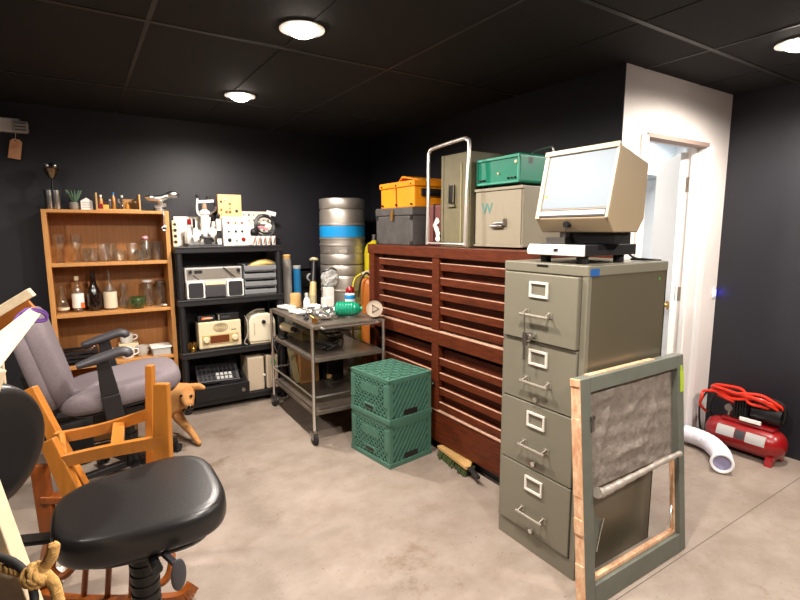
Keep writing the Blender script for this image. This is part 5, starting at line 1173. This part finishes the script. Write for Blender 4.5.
b = MB(); b.cyl((.1, 1.3, .637), (.105, 1.255, .637), .013, n=14); b.build('tilt_knob', BLACKPL, t)
b = MB(); b.torus((.09, 1.46, .22), .215, .011, 56, 12); b.build('foot_ring', CHROME, t)
b = MB()
for k in range(3):
    q = rad(30 + 120 * k); b.cyl((.09 + .03 * math.cos(q), 1.46 + .03 * math.sin(q), .22), (.09 + .21 * math.cos(q), 1.46 + .21 * math.sin(q), .22), .007, n=8)
b.cyl((.09, 1.46, .2), (.09, 1.46, .245), .034, n=18); b.build('ring_spokes', CHROME, t)
for k in range(5):
    q = rad(20 + 72 * k); d = Vector((math.cos(q), math.sin(q), 0)); h = Vector((.09, 1.46, 0))
    b = MB(); b.bar(h + Vector((0, 0, .085)), h + d * .28 + Vector((0, 0, .05)), .05, .045, w1=.032, h1=.024); o = b.build('base_leg', BLACKPL, t, 0, .006)
    b = MB(); b.cyl(h + d * .27, h + d * .27 + Vector((0, 0, .045)), .02, .014, 14); b.build('glide', BLACKPL, o)

# ------------------------------------------------------------------ honey coloured wooden armchair standing upside down
t = thing('wooden_armchair', 'honey coloured wooden armchair turned upside down with its legs in the air', 'armchair', (.03, 2.02, 0))
legs = {'RL': ((-.195, 2.372, .847), (-.052, 2.215, .44)), 'RR': ((.206, 2.125, .936), (.18, 2.08, .49)),
        'FL': ((-.132, 1.99, .757), (-.035, 1.885, .45)), 'FR': ((.209, 1.823, .941), (.185, 1.79, .50))}
legw = {'RL': (.034, .058), 'RR': (.034, .036), 'FL': (.028, .07), 'FR': (.03, .066)}
for k, (p, q) in legs.items():
    w_, h_2 = legw[k]; b = MB(); p, q = Vector(p), Vector(q); m_ = p.lerp(q, .5)
    side = Vector((.84, -.54, 0))
    b.bar(q, p, w_, h_2, side, h1=h_2 * .72); b.build('leg', HONEY, t, 0, .004)
def rail(p, q, sag, w, h, name):
    p, q = Vector(p), Vector(q); b = MB(); n = 10; P = [p.lerp(q, i / n) - Vector((0, 0, sag * math.sin(PI * i / n))) for i in range(n + 1)]
    for i in range(n): b.bar(P[i], P[i + 1] + (P[i + 1] - P[i]) * .02, w, h)
    return b.build(name, HONEY, t, 0, .0)
rail((-.125, 2.275, .66), (.195, 2.1, .75), .012, .026, .04, 'stretcher')
rail((-.1, 1.96, .684), (.2, 1.805, .742), -.004, .026, .04, 'stretcher')
MB().bar((.062, 1.875, .718), (.085, 2.15, .708), .04, .026).build('cross_stretcher', HONEY, t, 0, .003)
MB().cyl((-.105, 2.25, .68), (-.09, 1.985, .675), .012, n=12).build('spindle', HONEY, t)
b = MB(); b.add([(-.1, 2.265, .435), (.215, 2.095, .49), (.225, 1.755, .50), (-.075, 1.855, .445), (-.1, 2.265, .40), (.215, 2.095, .455), (.225, 1.755, .465), (-.075, 1.855, .41)],
                [(0, 1, 2, 3), (7, 6, 5, 4), (0, 4, 5, 1), (1, 5, 6, 2), (2, 6, 7, 3), (3, 7, 4, 0)]); b.build('seat', HONEY, t, 0, .01)
b = MB(); b.bar((-.04, 1.92, .565), (.19, 1.80, .635), .02, .06); b.build('apron', HONEY, t, 0, .003)
# back of the chair, hanging down to the floor
for p, q in (((-.1, 2.23, .41), (-.215, 2.30, .03)), ((.17, 1.84, .46), (.12, 1.95, .03))):
    b = MB(); b.tube(cr([p, tuple(Vector(p).lerp(Vector(q), .5) + Vector((-.02, .01, 0))), q], 6), [.034] * 13, 4); b.build('back_post', BROWNW, t, 0, .004)
b = MB(); b.bar((-.185, 2.262, .57), (-.172, 2.225, .27), .06, .028, (.5, .85, 0)); b.bar((-.185, 2.25, .44), (-.06, 2.2, .425), .05, .028); b.build('arm_support', BROWNW, t, 0, .004)
b = MB(); P = cr([(-.3, 2.36, .03), (-.16, 2.2, .026), (.0, 2.08, .026), (.15, 1.99, .026), (.24, 1.95, .03), (.285, 1.965, .06)], 6)
for i in range(len(P) - 1): b.bar(P[i], P[i + 1] + (P[i + 1] - P[i]) * .03, .03, .05)
b.build('crest_rail', BROWNW, t, 0)
for k in range(3):
    s = .25 + .25 * k; b = MB(); b.cyl(Vector((-.1, 2.23, .41)).lerp(Vector((.17, 1.84, .46)), s), Vector((-.16, 2.2, .04)).lerp(Vector((.15, 1.99, .04)), s), .011, n=10); b.build('back_spindle', BROWNW, t)
b = MB(); b.tube(cr([(-.09, 2.12, .425), (-.15, 2.1, .36), (-.17, 2.06, .28), (-.14, 2.02, .235), (-.10, 2.02, .26), (-.09, 2.06, .31), (-.07, 2.08, .36), (-.05, 2.1, .415)], 6), .013, 8); b.build('curved_arm', BROWNW, t)
b = MB(); b.tube(cr([(.16, 1.9, .46), (.2, 1.84, .38), (.19, 1.78, .28), (.15, 1.78, .24), (.12, 1.82, .28)], 6), .013, 8); b.build('curved_arm', BROWNW, t)

b = MB(); p_ = cr([(-.36, 2.46, .037), (-.29, 2.42, .037), (-.21, 2.37, .037), (-.15, 2.36, .037)], 12)
b.tube(p_, [.034 - .005 * (i % 4 < 2) for i in range(len(p_))], 16); b.one('ribbed_hose', WHITEPL, 'short white ribbed hose on the floor behind the upside down armchair', 'hose')

# ------------------------------------------------------------------ pale timber frame at the edge
t = thing('timber_frame', 'pale pine timber frame of beams and posts beside the black stool', 'timber frame', (-.16, 1.4, 0))
def plank(p, q, w, th, wa, name, m=None, label=None):
    d = (Vector(q) - Vector(p)).normalized()
    return MB().bar(p, q, w, th, Vector(wa).cross(d)).build(name, m or PINE, t, 0, .002, label)
plank((-.160, 2.455, 1.137), (-.131, .72, 1.274), .042, .02, (.73, -.47, -.5), 'lower_beam')
MB().bar((-.165, 2.472, 1.215), (-.468, 2.516, 1.018), .05, .036).build('upper_beam', PINE, t, 0, .002)
MB().bar((-.172, 2.478, 1.168), (-.46, 2.52, .982), .03, .058).build('infill_panel', PINEDK, t, 0, .001, label='orange stained infill panel')
MB().box(-.285, 2.1, .76, -.24, 2.14, 1.055).build('post', PINE, t, 0, .002)
MB().box(-.47, 2.49, 0, -.42, 2.54, 1.0).build('post', PINE, t, 0, .002)
MB().bar((-.262, 2.12, .92), (-.445, 2.515, .92), .03, .05).build('cross_rail', PINE, t, 0, .002)
b = MB(); b.bar((-.2, 1.06, 1.1), (.05, .715, .0), .1, .028, (.54, .83, .1)); b.build('brace', PINE, t, 0, .002)
b = MB(); b.bar((-.2, 1.06, 1.09), (-.15, 1.06, 1.235), .07, .026, (.54, .83, .1)); b.build('brace_top', PINE, t, 0, .002)
t = thing('purple_cord', 'purple cord tied round the end of the lower pale beam', 'cord', (-.165, 2.38, 1.1))
b = MB()
for dy in (0, .055):
    b.tube(cr([(-.183, 2.33 - dy, 1.162), (-.16, 2.35 - dy, 1.162), (-.125, 2.37 - dy, 1.145), (-.12, 2.37 - dy, 1.118), (-.16, 2.35 - dy, 1.12), (-.185, 2.33 - dy, 1.14)], 5, True), .0048, 7, True)
b.tube(cr([(-.18, 2.31, 1.163), (-.2, 2.27, 1.15), (-.23, 2.2, 1.1), (-.25, 2.1, 1.06)], 5), .005, 7); b.build('cord_loops', PURPLE, t)
def strands(path, r, mb, turns=26, n=3):
    P = [Vector(p) for p in path]; k = len(P)
    for s in range(n):
        out = []
        for i, p in enumerate(P):
            d = (P[min(i + 1, k - 1)] - P[max(i - 1, 0)]).normalized(); u = d.cross(Vector((.3, .4, .86))).normalized(); v = d.cross(u)
            q = 2 * PI * (s / n + turns * i / k); out.append(p + (u * math.cos(q) + v * math.sin(q)) * r * .55)
        mb.tube(out, r * .62, 7)
    return mb
t = thing('manila_rope', 'tan manila rope knotted round the brace of the pale timber frame', 'rope', (-.09, .905, .86))
b = MB()
strands(cr([(-.066, .899, .969), (-.07, .899, .952), (-.078, .902, .939), (-.088, .905, .93), (-.101, .914, .926), (-.12, .928, .93), (-.15, .96, .935)], 14), .0078, b, 9)
strands(cr([(-.086, .9, .934), (-.078, .896, .922), (-.071, .893, .908), (-.068, .889, .89), (-.067, .885, .868), (-.072, .88, .83), (-.07, .88, .78)], 14), .0078, b, 9)
kc = Vector((-.093, .903, .925))
for ang, tilt in ((20, 60), (110, 75), (65, 20)):
    MQ = Matrix.Translation(kc) @ Matrix.Rotation(rad(ang), 4, 'Z') @ Matrix.Rotation(rad(tilt), 4, 'X')
    strands([MQ @ Vector((.0125 * math.cos(2 * PI * i / 40), .0125 * math.sin(2 * PI * i / 40), .003 * math.sin(4 * PI * i / 40))) for i in range(41)], .0078, b, 4)
b.build('rope_knot', ROPE, t, 60)
cam_dir = Vector((.538, .831, -.139))
b = MB(); b.torus((-.164, .925, .878), .078, .0062, 44, 10, cam_dir.to_track_quat('Z', 'Y').to_matrix().to_4x4() @ Matrix.Rotation(.25, 4, 'X'))
b.one('rubber_strap', RUBBER, 'black rubber ring strap hanging before the pale timber brace', 'strap')

# ------------------------------------------------------------------ dog
def skin_body(name, chains, m, parent, sub=2):
    """one continuous body grown over a skeleton: chains of (x, y, z, radius), joined where points coincide"""
    V = []; R = []; E = []; idx = {}
    for ch in chains:
        prev = None
        for p in ch:
            key = tuple(round(c, 4) for c in p[:3])
            if key not in idx: idx[key] = len(V); V.append(p[:3]); R.append(p[3] if isinstance(p[3], tuple) else (p[3], p[3]))
            i = idx[key]
            if prev is not None and prev != i: E.append((prev, i))
            prev = i
    inv = RM[parent].inverted(); me = bpy.data.meshes.new(name); me.from_pydata([inv @ Vector(v) for v in V], E, [])
    o = bpy.data.objects.new(name, me); C.objects.link(o)
    md = o.modifiers.new('skin', 'SKIN'); md.use_smooth_shade = True
    for i, s in enumerate(me.skin_vertices[0].data): s.radius = R[i]; s.use_root = i == 0
    sb = o.modifiers.new('sub', 'SUBSURF'); sb.levels = sub; sb.render_levels = sub
    dg = bpy.context.evaluated_depsgraph_get(); new = bpy.data.meshes.new_from_object(o.evaluated_get(dg))
    o.modifiers.clear(); o.data = new; new.name = name; new.shade_smooth()
    new.materials.clear(); new.materials.append(m); o.parent = parent; RM[o] = RM[parent]; return o
FUR = mat('tan_fur', (206, 154, 94), .9, var=(9, .2), col2=(182, 120, 64), bump=(160, .3))
MUZ = mat('pale_fur', (228, 196, 150), .9, bump=(160, .3))
t = thing('dog', 'small tan dog with floppy ears peering round the grey office chair', 'dog', (.4, 3.72, 0))
hip, belly, chest, neck, skull, brow = (.14, 3.74, .275, .072), (.3, 3.745, .262, .078), (.45, 3.705, .235, .098), (.515, 3.67, .285, .078), (.562, 3.615, .332, .07), (.558, 3.565, .33, .057)
muz, tip = (.556, 3.515, .292, .04), (.556, 3.472, .278, .029)
u_ = Vector((.84, -.54, 0))
def off(p, a, z, r, back=0): q = Vector(p[:3]) + u_ * a + Vector((.05, .9, 0)) * back + Vector((0, 0, z)); return (q.x, q.y, q.z, r)
chains = [[hip, belly, chest, neck, skull, brow, muz, tip],
          [skull, off(skull, .048, .048, .03), off(skull, .092, .056, .027), off(skull, .136, .036, .011)],
          [skull, off(skull, -.046, .055, .028), off(skull, -.08, .066, .024), off(skull, -.112, .04, .011)],
          [chest, (.49, 3.66, .19, .045), (.525, 3.6, .135, .031), (.57, 3.52, .075, .023), (.595, 3.465, .026, .02), (.604, 3.435, .017, .017)],
          [chest, (.41, 3.68, .18, .04), (.42, 3.685, .13, .026), (.415, 3.675, .07, .02), (.42, 3.66, .022, .021), (.425, 3.635, .017, .018)],
          [hip, (.15, 3.685, .22, .052), (.19, 3.67, .16, .036), (.11, 3.675, .095, .022), (.13, 3.67, .024, .02), (.155, 3.665, .017, .018)],
          [hip, (.15, 3.80, .22, .052), (.19, 3.815, .16, .036), (.11, 3.81, .095, .022), (.13, 3.81, .024, .02), (.155, 3.81, .017, .018)],
          [hip, (.075, 3.75, .33, .026), (.05, 3.755, .39, .02), (.045, 3.75, .45, .012)]]
skin_body('body', chains, FUR, t)
EYE = mat('dark_eye', (20, 13, 10), .08)
for s in (-1, 1):
    q = off(brow, s * .032, .014, 0); b = MB(); b.ell((q[0] - .01, q[1] - .042, q[2]), (.0115, .009, .0105), 14, 8); b.build('eye', EYE, t)
b = MB(); b.ell((.555, 3.444, .286), (.02, .014, .015), 14, 8); b.build('nose', EYE, t)
b = MB(); b.tube(cr([(.535, 3.465, .258), (.554, 3.448, .256), (.573, 3.46, .258)], 5), .0028, 6); b.build('mouth', EYE, t)
nd = (Vector(skull[:3]) - Vector(chest[:3])).normalized()
b = MB(); b.torus((.505, 3.68, .285), .076, .01, 32, 8, nd.to_track_quat('Z', 'Y').to_matrix().to_4x4()); b.build('collar', DARKGREY, t)
b = MB(); b.ell((.47, 3.615, .312), (.026, .008, .026), 16, 8); b.build('collar_tag', PINK, t, label='pink collar tag')

# ------------------------------------------------------------------ camera, daylight-free world, view
cam = bpy.data.cameras.new('camera'); co = bpy.data.objects.new('camera', cam); C.objects.link(co)
cam.sensor_width = 36; cam.lens = 496.5 / 800 * 36; cam.clip_start = .02
yaw, pitch, roll = rad(57.07), rad(-7.986), rad(-.138)
f_ = Vector((math.cos(pitch) * math.cos(yaw), math.cos(pitch) * math.sin(yaw), math.sin(pitch))); r_ = Vector((math.sin(yaw), -math.cos(yaw), 0)); u2 = r_.cross(f_)
r2 = r_ * math.cos(roll) + u2 * math.sin(roll); u3 = u2 * math.cos(roll) - r_ * math.sin(roll)
co.matrix_world = Matrix(((r2.x, u3.x, -f_.x, 0), (r2.y, u3.y, -f_.y, 0), (r2.z, u3.z, -f_.z, 1.457), (0, 0, 0, 1)))
sc = bpy.context.scene; sc.camera = co
w = bpy.data.worlds.new('world'); sc.world = w; w.use_nodes = True
w.node_tree.nodes['Background'].inputs['Color'].default_value = (0, 0, 0, 1)
sc.view_settings.view_transform = 'Standard'; sc.view_settings.look = 'None'; sc.view_settings.gamma = 1
sc.view_settings.use_curve_mapping = False; sc.view_settings.exposure = .85
sc.cycles.use_denoising = True
sc.cycles.max_bounces = 8; sc.cycles.transparent_max_bounces = 24; sc.cycles.caustics_reflective = False
sc.cycles.sample_clamp_indirect = 6
